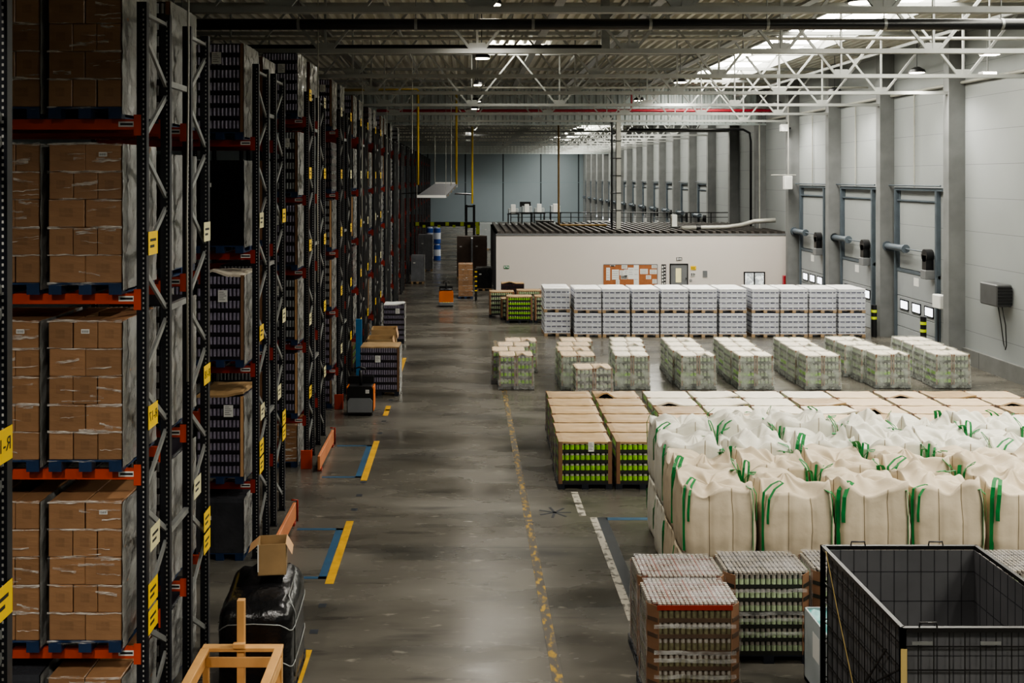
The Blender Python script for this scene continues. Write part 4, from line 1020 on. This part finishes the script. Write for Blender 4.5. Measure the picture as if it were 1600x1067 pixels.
# ------------------------------------------------------------------ bulk bags
def bag_mesh(seed, h, m, slump=1.):
    def mk():
        b = MB(); nz_ = 18; w = 1.06; K = 96; rings = []
        def sq(t):
            q = (t/(2*PI)*4) % 4; k = int(q); u = (q-k)*2-1
            x, y = ((1,u),(-u,1),(-1,-u),(u,-1))[k]; p = (abs(x)**9+abs(y)**9)**(1/9)
            return (x/p, y/p)
        def fold(x, y, z, f, sd): return 1-2*abs(nz(x,y,z,f,sd))              # sharp ridged creases
        for k in range(nz_+1):
            v = k/nz_
            for i in range(K):
                t = 2*PI*i/K; x, y = sq(t)
                f = .94+.05*math.sin(PI*min(1,v*1.1))-.05*(v<.04)+.02*nz(x*1.5,y*1.5,v*2.5,1.6,seed)
                for q in (-.33,.33):
                    if abs(abs(y)-1) < .08 and abs(x-q) < .06: f -= .035*(1-abs(x-q)/.06)*min(1,4*v)*min(1,6*(1-v))
                    if abs(abs(x)-1) < .08 and abs(y-q) < .06: f -= .035*(1-abs(y-q)/.06)*min(1,4*v)*min(1,6*(1-v))
                zz = h*v
                if v > .68:
                    edge = (v-.68)/.32
                    f *= 1-.10*edge*edge*(.5+nz(x*1.1,y*1.1,seed,1.2,seed+2))*slump
                    f += .022*fold(x*1.4,y*1.4,v*1.5,1.5,seed+4)*edge*slump
                    zz += edge*edge*(.26*nz(x*1.1,y*1.1,0,1.1,seed+3)+.05*(abs(x*y)-.4))*slump
                f += .01*nz(x*2,y*2,v*20,1.2,seed+1)+.018*math.sin(3*PI*(x if abs(y)>abs(x) else y))**2*min(1,3*v)*(1-v)
                f = min(f,1.0); rings.append((x*f*w/2,y*f*w/2,zz))
        fs = [(k*K+i,k*K+(i+1)%K,(k+1)*K+(i+1)%K,(k+1)*K+i) for k in range(nz_) for i in range(K)]
        base = len(rings); top = rings[nz_*K:]; NR = 12; hx = top
        for j in range(1,NR+1):
            u = 1-j/NR
            for i in range(K):
                x, y, z = top[i]; t = 2*PI*i/K
                px_, py_ = x*u, y*u
                cr = .20*fold(px_*1.5+seed,py_*1.5,0,1.0,seed+5)*abs(nz(px_,py_,4,1.3,seed+6))*1.8+.06*fold(px_*3.2,py_*3.2,1,1.0,seed+8)+.15*nz(px_,py_,0,1.5,seed+11)
                gath = .05*math.cos(t*9+seed)*u*(1-u)*2
                zz = z*u*u+h*(1-u*u)+(cr*min(1,2.2*(1-u))+gath-.05)*slump+.14*slump*math.exp(-(u/.2)**2)*(1 if seed%2 else -.3)
                rings.append((px_+.1*math.sin(seed*2.1)*(1-u),py_+.1*math.cos(seed*1.7)*(1-u),zz if slump else min(zz,h)))
        for j in range(NR):
            a0 = nz_*K if j == 0 else base+(j-1)*K; a1 = base+j*K
            fs += [(a0+i,a0+(i+1)%K,a1+(i+1)%K,a1+i) for i in range(K)]
        b.add(rings, fs, 0, True)
        for q in range(4):                                     # stitched seams
            for du in (8,16):
                i = q*24+du; pts = []
                for k in range(1,nz_+1):
                    p = Vector(rings[k*K+i]); pts.append(p*1.0+Vector((p.x,p.y,0)).normalized()*.003)
                b.tube(pts,.0055,5,1)
        return b.mesh('sack', m, M['seam'])
    return cached(('bag',seed,h,m.name), mk)
def loop_mesh(seed, h, tall, low=.15):
    """a webbing loop at a corner: two legs running down the sack side, joined over the top"""
    def mk():
        r = random.Random(seed); b = MB(); lean = r.uniform(-.1,.1); fall = r.uniform(.0,.16)
        a = [(-.05,0,low),(-.052,0,h*.5),(-.05,-.005,h-.12),(-.045,.02,h+.02),(-.03+lean*.5,.05+fall*.5,h+tall*.7),(lean,.06+fall,h+tall),(lean+.06,.06+fall,h+tall-.02),(.05+lean*.4,.04+fall*.3,h+tall*.45),(.045,0,h-.06),(.03,-.01,h-.3),(.03,-.008,h-.42)]
        b.ribbon(a,.034+.02*(seed%2),(.94,.34,0)); return b.mesh('lifting_loop', M['strap'])
    return cached(('loop',seed,h,tall), mk)
bag_h = 1.02
BX = lambda c, r: 3.68+1.1*c+.07*r
nb_ = 0
for r in range(4):
    for c in range(5+(r+1)//1 if r < 4 else 7):
        for lvl in (0,1):
            if lvl == 0 and c > 0 and r > 0: 
                pass
            sd = (c*3+r*5+lvl*2) % 11
            mm = M['bag'] if r < 2 else M['bagwhite']
            lab = '%s bulk bag with green loops, %s layer, %s row from front, %s from aisle' % ('cream' if r < 2 else 'white','upper' if lvl else 'lower',ORD[r+1],ORD[c+1])
            h = bag_h
            t = thing('bulk_bag', lab, 'bulk bag', (BX(c,r)+R.uniform(-.015,.015),15.15+1.13*r,lvl*1.0), (0 if lvl == 0 else R.uniform(-.02,.02)), 'bulk bags')
            if lvl: t.scale = (1,1,R.uniform(.97,1.07)+.015*r); t.rotation_euler.x = R.uniform(-.012,.015); t.rotation_euler.y = R.uniform(-.012,.012)
            link('sack', bag_mesh(sd, h if lvl else .99, mm, 1. if lvl else .0), t)
            if lvl == 1 or c == 0:
                hh_ = h-.03 if lvl else .8
                for q, (sx, sy) in enumerate(((-1,-1),(1,-1),(1,1),(-1,1))):
                    rz = {0:-.78,1:.78,2:2.36,3:-2.36}[q]
                    link('lifting_loop', loop_mesh((sd*4+q)%9,hh_,R.choice([.02,.07,.13,.17]) if lvl else .02), t, (sx*.487,sy*.487,0), rz)
# ------------------------------------------------------------------ front can/jar trays
def fp(label, x, y, T, rz=0): place('jar_pallet', T[0], label, 'pallet load', (x,y,0), rz, 'film-wrapped jar pallets in the foreground')
fp('tall jar pallet with grey caps and reddish rim, front left of foreground trays',2.80,12.85,T_cantops(1,6,.195,1.12,.8,'jardull','darkpal'),0)
fp('jar pallet with reddish caps standing behind the front left one',2.88,13.95,T_cantops(2,6,.18,1.14,.82,'jardull','darkpal'))
fp('jar pallet with clear film bands, second in the foreground row',4.07,14.1,T_cantops(3,6,.178,1.14,.8,'greenpale','darkpal',False))
fp('jar pallet half hidden behind the wire cage left edge',5.28,14.15,T_cantops(4,6,.178,1.14,.8,'greenpale','darkpal',False))
fp('jar pallet seen past the right rim of the wire cage',7.72,14.15,T_cantops(5,6,.178,1.14,.8,'greenpale','darkpal',False))
# teal-lined box
tb = thing('lined_box', 'pale grey box with teal film lining behind the wire cage', 'box', (4.84,12.85,0))
b = MB(); w_, d_, h_ = .86,.9,.93
b.box(-w_/2,-w_/2+.02,-d_/2,d_/2,0,h_); b.box(w_/2-.02,w_/2,-d_/2,d_/2,0,h_); b.box(-w_/2,w_/2,-d_/2,-d_/2+.02,0,h_); b.box(-w_/2,w_/2,d_/2-.02,d_/2,0,h_); b.box(-w_/2,w_/2,-d_/2,d_/2,0,.05)
link('box_wall', b.mesh('box_wall', M['ibc']), tb)
link('lining', MB().grid(lambda u,v: (-w_/2+.02+(w_-.04)*u,-d_/2+.02+(d_-.04)*v,h_-.05-.25*math.sin(PI*u)*math.sin(PI*v)+.05*nz(u*5,v*5,0,1.5)),16,16).mesh('lining', M['teal']), tb)
link('paper_label', cached('tlab', lambda: MB().box(-.002,.0,-.12,.12,-.16,.16).mesh('paper_label', M['white'])), tb, (-w_/2-.001,0,.6))
# ------------------------------------------------------------------ wire cage
CX0, CX1, CY0, CY1, CH = 4.29, 6.12, 10.03, 12.26, 2.1
cg = thing('wire_cage', 'large black wire mesh cage with dark lining, open top', 'cage', (0,0,0))
def panel(p, q, lab=None):
    p, q = Vector(p), Vector(q); L_ = (q-p).length; d = (q-p)/L_; b = MB()
    for z in (.1,CH-.02): b.bar(p+Vector((0,0,z)),q+Vector((0,0,z)),.045,.045)
    for e in (p,q): b.bar(e+Vector((0,0,0)),e+Vector((0,0,CH)),.05,.05)
    n = int(L_/.15)
    for i in range(1,n): e = p+d*L_*i/n; b.bar(e+Vector((0,0,.1)),e+Vector((0,0,CH)),.008,.008)
    z = .3
    while z < CH-.05: b.bar(p+Vector((0,0,z)),q+Vector((0,0,z)),.011,.011); z += .23
    b.bar(p+Vector((0,0,.15)),q+Vector((0,0,CH-.4)),.02,.012)
    return b.mesh('mesh_panel', M['cage'])
cs = [(CX0,CY0,0),(CX1,CY0,0),(CX1,CY1,0),(CX0,CY1,0)]
for i in range(4): link('mesh_panel', panel(cs[i],cs[(i+1)%4]), cg)
k = .035
for (x0,x1,y0,y1) in ((CX0+k,CX0+k+.01,CY0+k,CY1-k),(CX1-k-.01,CX1-k,CY0+k,CY1-k),(CX0+k,CX1-k,CY0+k,CY0+k+.01),(CX0+k,CX1-k,CY1-k-.01,CY1-k)):
    b = MB().box(x0,x1,y0,y1,.12,CH-.04,0); ax = (x1-x0) > .1; n = int(max(x1-x0,y1-y0)/.15); e = .003
    for i in range(1,n):
        t_ = i/n
        if ax: xx = x0+(x1-x0)*t_; b.box(xx-.005,xx+.005,y0-e,y1+e,.12,CH-.04,1)
        else: yy = y0+(y1-y0)*t_; b.box(x0-e,x1+e,yy-.005,yy+.005,.12,CH-.04,1)
    for z in (.53,.99,1.45,1.8): b.box(x0-e,x1+e,y0-e,y1+e,z,z+.01,1)
    link('lining_panel', b.mesh('lining_panel', M['liner'], M['linerline']), cg)
link('base_deck', MB().box(CX0,CX1,CY0,CY1,.06,.12).box(CX0,CX0+.12,CY0,CY1,0,.06).box(CX1-.12,CX1,CY0,CY1,0,.06).mesh('base_deck', M['cage']), cg)
for (x, y) in ((CX0+.42,CY1),(CX0+1.35,CY1),(CX0+.25,CY0)):
    link('handle', MB().tube([(x-.09,y,CH-.02),(x-.08,y,CH+.045),(x+.08,y,CH+.045),(x+.09,y,CH-.02)],.01,6).mesh('handle', M['cage']), cg)
link('strap', MB().ribbon([(CX0-.035,CY1-.2,CH),(CX0-.04,CY1-.6,1.55),(CX0-.04,CY1-1.25,.7),(CX0-.035,CY1-1.6,.1)],.02,(0,1,0)).mesh('strap', M['gold']), cg, label='thin tan strap')
link('strap', MB().ribbon([(CX0-.035,CY0+.3,1.75),(CX0-.035,CY0+1.2,.75),(CX0-.035,CY1-.1,-.0+.12)],.03,(0,1,0)).mesh('strap', M['black']), cg, label='dark diagonal strap')
for z0, z1 in ((1.5,1.9),(.95,1.3),(.4,.7)): link('corner_tape', MB().box(CX0-.03,CX0+.03,CY0-.032,CY0-.027,z0,z1).mesh('corner_tape', M['gold']), cg)
for x in (CX0+.08,CX0+.75,CX0+1.4): link('edge_clip', MB().box(x,x+.2,CY0-.03,CY0-.02,CH-.16,CH-.13).mesh('edge_clip', M['galv']), cg)
# ------------------------------------------------------------------ left foreground: black wrapped pallet, open carton, pine crate
bw = thing('wrapped_pallet', 'black film-wrapped pallet with pale straps beside the nearest rack', 'pallet load', (-2.62,13.3,0))
link('pallet', pallet(.94,1.15,M['darkpal']), bw)
def bulk(seed=4):
    b = MB(); K, Z = 48, 14; rings = []
    for k in range(Z+1):
        v = k/Z
        for i in range(K):
            q = i/K*4; kk = int(q); u = (q-kk)*2-1; x, y = ((1,u),(-u,1),(-1,-u),(u,-1))[kk]; p = (abs(x)**8+abs(y)**8)**(1/8); x, y = x/p, y/p
            f = 1-.02*nz(x*2,y*2,v*3,2,seed)-.03*abs(nz(x*3,y*3,v*6,2,seed+2))
            if v > .82: f *= 1-.28*((v-.82)/.18)**2
            hz = 1.24+.12*max(0,-x)*0+.1*y
            rings.append((x*f*.475,y*f*.575,.13+v*(hz-.13)+(.07*nz(x,y,0,2,seed) if v > .9 else 0)))
    fs = [(k*K+i,k*K+(i+1)%K,(k+1)*K+(i+1)%K,(k+1)*K+i) for k in range(Z) for i in range(K)]; fs.append([Z*K+i for i in range(K)])
    b.add(rings, fs, 0, True); return b
link('wrapped_bulk', bulk().mesh('wrapped_bulk', M['blackwrap']), bw)
for z, lab in ((.9,None),(.45,None)):
    pts = []
    for i in range(25):
        t = 2*PI*i/24; c, s = math.cos(t), math.sin(t); e = .3
        pts.append((math.copysign(abs(c)**e,c)*.485, math.copysign(abs(s)**e,s)*.585, z+.06*math.sin(3*t)))
    link('strap', MB().tube(pts,.008,5).mesh('strap', M['galv']), bw)
for x in (.25,): link('strap', MB().tube([(x+.228,-.35,.2),(x+.228,-.35,1.0),(x+.14,-.3,1.2),(x+.14,.2,1.3)],.008,5).mesh('strap', M['galv']), bw)
oc = thing('open_carton', 'open brown carton standing on the black wrapped pallet', 'carton', (-2.52,13.45,1.35), .12)
b = MB(); w_, d_, h_ = .36,.36,.4
b.box(-w_/2,w_/2,-d_/2,-d_/2+.008,0,h_); b.box(-w_/2,w_/2,d_/2-.008,d_/2,0,h_); b.box(-w_/2,-w_/2+.008,-d_/2,d_/2,0,h_); b.box(w_/2-.008,w_/2,-d_/2,d_/2,0,h_); b.box(-w_/2,w_/2,-d_/2,d_/2,0,.01)
link('box_wall', b.mesh('box_wall', M['card']), oc)
link('flap', MB().add([(-w_/2,-d_/2,h_),(-w_/2,d_/2,h_),(-w_/2-.12,d_/2,h_-.1),(-w_/2-.12,-d_/2,h_-.1)],[(0,1,2,3)]).mesh('flap', M['cardpost_pale']), oc)
link('flap', MB().add([(w_/2,-d_/2,h_),(w_/2,d_/2,h_),(w_/2+.08,d_/2,h_-.14),(w_/2+.08,-d_/2,h_-.14)],[(0,1,2,3)]).mesh('flap', M['cardpost_pale']), oc)
link('tape', MB().box(-w_/2-.003,-w_/2+.012,-d_/2-.003,-d_/2,0.05,h_).mesh('tape', M['white']), oc)
# pine crate
pc = thing('pine_crate', 'pale pine crate frame with one tall post at left foreground', 'crate', (0,0,0))
x0, x1, y0, y1, h_ = -3.03,-2.17,10.6,12.0,1.0
def bd(p,q,w=.07,h=.03,n='rail'): link(n, MB().bar(p,q,w,h).mesh(n, M['pine']), pc)
for (x,y) in ((x0,y0),(x1,y0),(x0,y1),(x1,y1)): link('corner_upright', MB().chbox(x-.035,x+.035,y-.035,y+.035,0,h_-.03,.005).mesh('corner_upright', M['pine']), pc)
link('rail', MB().chbox(x0-.04,x1+.04,y1-.06,y1+.05,h_-.03,h_+.02,.006).mesh('rail', M['pine']), pc)
link('rail', MB().chbox(x0-.04,x1+.04,y0-.05,y0+.05,h_-.03,h_+.02,.006).mesh('rail', M['pine']), pc)
for x in (x0,x1): link('rail', MB().chbox(x-.05,x+.05,y0+.05,y1-.06,h_-.03,h_+.018,.006).mesh('rail', M['pine']), pc)
for z in (.78,.45,.12):
    link('slat', MB().chbox(x0,x1,y1-.04,y1-.015,z,z+.12,.005).mesh('slat', M['pine']), pc)
    link('slat', MB().chbox(x0-.03,x0,y0,y1,z,z+.12,.005).mesh('slat', M['pine']), pc); link('slat', MB().chbox(x1,x1+.03,y0,y1,z,z+.12,.005).mesh('slat', M['pine']), pc)
link('post', MB().chbox(-2.665,-2.575,y1-.03,y1+.05,0,1.56,.006).mesh('post', M['pine']), pc); link('post_block', MB().chbox(-2.70,-2.56,y1-.09,y1-.03,h_+.02,h_+.08,.006).mesh('post_block', M['pine']), pc)
link('base_board', MB().box(x0,x1,y0,y1,.05,.09).mesh('base_board', M['pine']), pc)
# ------------------------------------------------------------------ pallet trucks and aisle loads
def pallet_truck(loc, rz, lab, grey_front):
    t = thing('pallet_truck', lab, 'pallet truck', loc, rz, 'pallet trucks')
    body = MB().prism([(-.36,.1),(.36,.1),(.36,.72),(.31,.8),(-.31,.8),(-.36,.72)],-.3,.18)
    link('body', body.mesh('body', M['truck_orange'] if not grey_front else M['black']), t)
    if grey_front:
        link('bumper_cover', MB().prism([(-.33,.1),(.33,.1),(.34,.4),(.28,.48),(-.28,.48),(-.34,.4)],-.36,-.29).mesh('bumper_cover', M['truck_grey']), t)
        link('side_cover', MB().chbox(.33,.375,-.28,.2,.12,.78,.01).chbox(-.375,-.33,-.28,.2,.4,.78,.01).mesh('side_cover', M['truck_orange']), t)
        link('paper_label', paper_label(.1,.1), t, (.2,-.305,.66))
    else:
        link('top_cover', MB().chbox(-.3,.3,-.25,.15,.8,.9,.03).mesh('top_cover', M['black']), t)
        link('bumper_cover', MB().chbox(-.37,.37,-.36,-.28,.06,.24,.02).mesh('bumper_cover', M['truck_grey']), t)
        for x in (-.12,0,.12): link('tail_light', MB().cyl((x,-.365,.24),(x,-.36,.24),.025,8).mesh('tail_light', M['hiviz']), t)
    link('skirt', MB().chbox(-.34,.34,-.34,.16,.03,.12,.01).mesh('skirt', M['black']), t)
    tl = link('tiller', MB().tube([(0,-.1,.8),(0,-.15,1.0),(0,-.2,1.22)],.04,8).mesh('tiller', M['black']), t)
    link('grip', MB().tube([(-.14,-.2,1.16),(-.13,-.22,1.28),(0,-.23,1.32),(.13,-.22,1.28),(.14,-.2,1.16)],.025,6).mesh('grip', M['black']), tl)
    link('mast_guard', MB().box(-.34,.34,.15,.2,.1,1.0).mesh('mast_guard', M['black']), t)
    for x in (-.19,.19):
        link('fork', MB().chbox(x-.08,x+.08,.2,1.35,.07,.13,.01).mesh('fork', M['black']), t); link('wheel', MB().cyl((x-.04,1.2,.045),(x+.04,1.2,.045),.045,10).mesh('wheel', M['truck_grey']), t)
    link('wheel', MB().cyl((-.06,-.05,.1),(.06,-.05,.1),.1,12).mesh('wheel', M['truck_grey']), t)
pallet_truck((-2.86,28.3,0),.0,'orange and black pallet truck with grey front parked at rack end',True)
pallet_truck((-.94,51.9,0),.05,'orange pallet truck seen from behind in middle of aisle',False)
T = T_cans(3,6,.22,1.16,.9,'can','cardpost','card',True,'wrap','darkpal'); place('can_pallet', T[0], 'dark can pallet with brown top and white wrapped side beside the grey-fronted truck', 'pallet load', (-2.53,31.0,0), -.02)
for i, (y, z) in enumerate(((34.1,1.05),(35.2,1.2))):
    bx_ = thing('open_carton', ['nearer open brown bulk carton behind the dark can pallet','farther open brown bulk carton behind the nearer one'][i], 'carton', (-2.8+.04*i,y,0), .03, 'open bulk cartons')
    w_, d_, h_ = .84,.9,z+.15
    b = MB().box(-w_/2,w_/2,-d_/2,-d_/2+.015,.1,h_).box(-w_/2,w_/2,d_/2-.015,d_/2,.1,h_).box(-w_/2,-w_/2+.015,-d_/2,d_/2,.1,h_).box(w_/2-.015,w_/2,-d_/2,d_/2,.1,h_).box(-w_/2,w_/2,-d_/2,d_/2,.1,.14)
    link('box_wall', b.mesh('box_wall', M['card']), bx_); link('pallet', pallet(.84,.9,M['woodpal'],.1), bx_)
    link('flap', MB().add([(-w_/2,-d_/2,h_),(-w_/2,d_/2,h_),(-w_/2-.15,d_/2,h_-.25),(-w_/2-.15,-d_/2,h_-.25)],[(0,1,2,3)]).add([(w_/2,-d_/2,h_),(w_/2,d_/2,h_),(w_/2+.06,d_/2,h_-.3),(w_/2+.06,-d_/2,h_-.3)],[(0,1,2,3)]).mesh('flap', M['cardpost_pale']), bx_)
T = T_cans(2,7,.2,.8,.9,'can',None,'sheet',True,'wrap','darkpal'); place('can_pallet', T[0], 'tall dark tray pallet with white top at aisle edge behind cartons', 'pallet load', (-2.78,40.6,0), 0)
b = MB().chbox(-.1,.1,-.03,.03,0,1.9,.01)
solid('blue_panel', b.mesh('blue_panel', mat('blue_sheet','#2f6f9e',.4)), 'narrow blue panel leaning at end of fifth rack row', 'panel', (-3.45,33.4,0))
# far aisle things
T = T_carton(1,6,.29,.78,1.0,False); place('carton_pallet', T[0], 'tall brown carton pallet standing right of the orange truck', 'pallet load', (.05,55.6,0), 0)
bp = thing('striped_post', 'black post with yellow marks by the brown carton pallet', 'post', (.6,54.3,0))
link('post', MB().box(-.06,.06,-.06,.06,0,1.7).mesh('post', M['black']), bp)
for z in (.5,.75,1.0,1.25,1.5): link('marker', MB().box(-.062,.062,-.065,-.06,z,z+.06).mesh('marker', M['signyellow']), bp)
for i,(x,y,h,w,lab) in enumerate(((-.05,66.5,2.6,.9,'dark brown'),(.98,66.8,2.6,.9,'dark brown'))):
    T = T_wrapped(i,h,w,1.0,'brownwrap','woodpal'); place('carton_pallet', T[0], '%s tall wrapped stack beside the office side wall' % ('left' if i == 0 else 'right'), 'pallet load', (x,y,0), 0)
T = T_wrapped(1,1.6,.8,1.0,'greywrap','woodpal'); place('wrapped_pallet', T[0], 'grey wrapped stack at the rack ends near the orange truck', 'pallet load', (-2.9,63.5,0), 0)
T = T_wrapped(2,2.4,1.0,1.0,'greywrap','woodpal'); place('wrapped_pallet', T[0], 'taller grey wrapped stack behind at the rack ends', 'pallet load', (-2.75,72,0), 0)
T = T_wrapped(0,1.9,.9,1.0,'greywrap','woodpal',top='sheet'); place('wrapped_pallet', T[0], 'white-topped wrapped stack far along the right of the aisle', 'pallet load', (.2,76,0), 0)
T = T_wrapped(0,1.2,.9,1.0,'blackwrap','woodpal'); place('wrapped_pallet', T[0], 'low black wrapped stack next to the office wall corner', 'pallet load', (1.1,59.5,0), 0)
for k in range(2):
    for i in range(2):
        dsp = [('drum_body', cached('drumb', lambda: MB().cyl((0,0,0),(0,0,1.2),.27,14).mesh('drum_body', M['drumblue']))), ('drum_wrap', cached('drumw', lambda: MB().cyl((0,0,.35),(0,0,.85),.275,14).cyl((0,0,1.2),(0,0,1.3),.2,14).mesh('drum_wrap', M['drumwhite'])))]
        place('drum', dsp, '%s blue and white drum of the %s pair at far rack ends' % (('left','right')[i],('lower','upper')[k]), 'drum', (-2.75+.58*i,81,k*1.32), 0, 'blue and white drums')
# height barrier over the aisle
hb = thing('height_barrier', 'black overhead beam with lime yellow squares across far aisle', 'barrier', (0,72,0))
link('beam', MB().box(-3.9,1.05,-.1,.1,3.1,3.4).mesh('beam', M['black']), hb)
for i in range(5): link('marker', MB().box(-3.45+1.05*i,-3.2+1.05*i,-.12,-.1,3.14,3.4).mesh('marker', M['hiviz']), hb)
for i in range(4): link('marker', MB().box(-2.95+1.05*i,-2.75+1.05*i,-.12,-.1,3.02,3.2).mesh('marker', M['hiviz']), hb)
for x in (-3.9,.85): link('leg', MB().box(x,x+.18,-.09,.09,0,3.1).mesh('leg', M['black']), hb)
link('marker', MB().box(.8,1.05,-.12,-.09,2.55,3.15).mesh('marker', M['hiviz']), hb)
# far forklift mast
fk = thing('forklift', 'dark forklift with raised mast beyond the overhead beam', 'forklift', (.45,84,0))
for x in (-.32,.32): link('mast_rail', MB().box(x-.1,x+.1,-.1,.1,.1,4.3).mesh('mast_rail', M['black']), fk)
link('crossbar', MB().box(-.4,.4,-.08,.08,4.1,4.25).box(-.4,.4,-.08,.08,2.4,2.55).mesh('crossbar', M['black']), fk); link('body', MB().chbox(-.6,.6,.1,2,.2,1.3,.1).mesh('body', M['black']), fk)
for sx in (-1,1): link('wheel', MB().cyl((sx*.5,.4,.28),(sx*.62,.4,.28),.28,12).cyl((sx*.5,1.7,.25),(sx*.62,1.7,.25),.25,12).mesh('wheel', M['black']), fk)
# far hall: wrapped stacks and equipment seen over the office roof
for i in range(8):
    T = T_white(i,8,.27,1.7,1.0,'woodpal',True) if i % 3 else T_wrapped(i,2.3,1.7,1.0,'ibc','woodpal')
    place('wrapped_pallet', T[0], '%s pale stacked pallet of the far hall row, counted from aisle' % ORD[i+1], 'pallet load', (2.1+1.85*i,93,0), 0, 'pale pallets in the far hall')
for i, x in enumerate((4.8,6.2,7.5,9.2)):
    place('machine', [('table', MB().box(-.6,.6,-.5,.5,2.9,3.0).box(-.55,-.45,-.45,.45,0,2.9).box(.45,.55,-.45,.45,0,2.9).mesh('table', M['darkpipe'])),('load', MB().chbox(-.5,.5,-.4,.4,3.0,3.0+.5+.2*(i%2),.05).mesh('load', M['silver'])),('bin', MB().chbox(-.25,.2,-.45,-.2,3.0,3.9,.03).mesh('bin', M['white']))], '%s raised packing station in far hall' % ORD[i+1], 'machine', (x,101+i,0), 0, 'far hall packing stations')
place('crate', [('box', MB().chbox(-1,1,-.6,.6,0,2.9,.03).mesh('box', M['bluebox'])),('lid', MB().chbox(-1.05,1.05,-.65,.65,2.9,3.0,.02).mesh('lid', M['darkpipe']))], 'dark blue tall container standing behind the office roof', 'container', (11,83,0))
place('crate', [('box', MB().chbox(-.7,.7,-.6,.6,0,2.9,.03).mesh('box', M['black'])),('lid', MB().chbox(-.75,.75,-.65,.65,2.9,3.0,.02).mesh('lid', M['darkpipe']))], 'black tall container left of the blue one behind office', 'container', (6.6,84.5,0))
place('hanging_sign', [('panel', MB().chbox(-.55,.55,-.04,.04,0,.5,.02).mesh('panel', M['darkpipe'])),('pole', MB().cyl((-.5,0,-2.4),(-.5,0,0),.03,6).mesh('pole', M['greypipe']))], 'dark small sign board on a pole in far hall', 'sign', (6.1,103,3.6))
# ------------------------------------------------------------------ camera, light, look
cam = bpy.data.cameras.new('camera'); co = bpy.data.objects.new('camera', cam); C.objects.link(co)
co.location = (0,0,6.5); co.rotation_euler = (PI/2,0,0); cam.sensor_width = 36; cam.lens = 36; cam.shift_x = 74/1600; cam.shift_y = -255.5/1600; cam.clip_end = 400
sc = bpy.context.scene; sc.camera = co
w = bpy.data.worlds.new('world'); sc.world = w; w.use_nodes = True; w.node_tree.nodes['Background'].inputs['Color'].default_value = (.6,.7,.8,1); w.node_tree.nodes['Background'].inputs['Strength'].default_value = .3
sc.view_settings.view_transform = 'AgX'
sc.view_settings.look = 'AgX - Medium High Contrast'
sc.view_settings.exposure = 0.68
sc.cycles.use_denoising = True; sc.cycles.max_bounces = 8; sc.cycles.diffuse_bounces = 4; sc.cycles.glossy_bounces = 3; sc.cycles.transparent_max_bounces = 24
sc.cycles.caustics_reflective = False; sc.cycles.caustics_refractive = False; sc.cycles.sample_clamp_indirect = 4
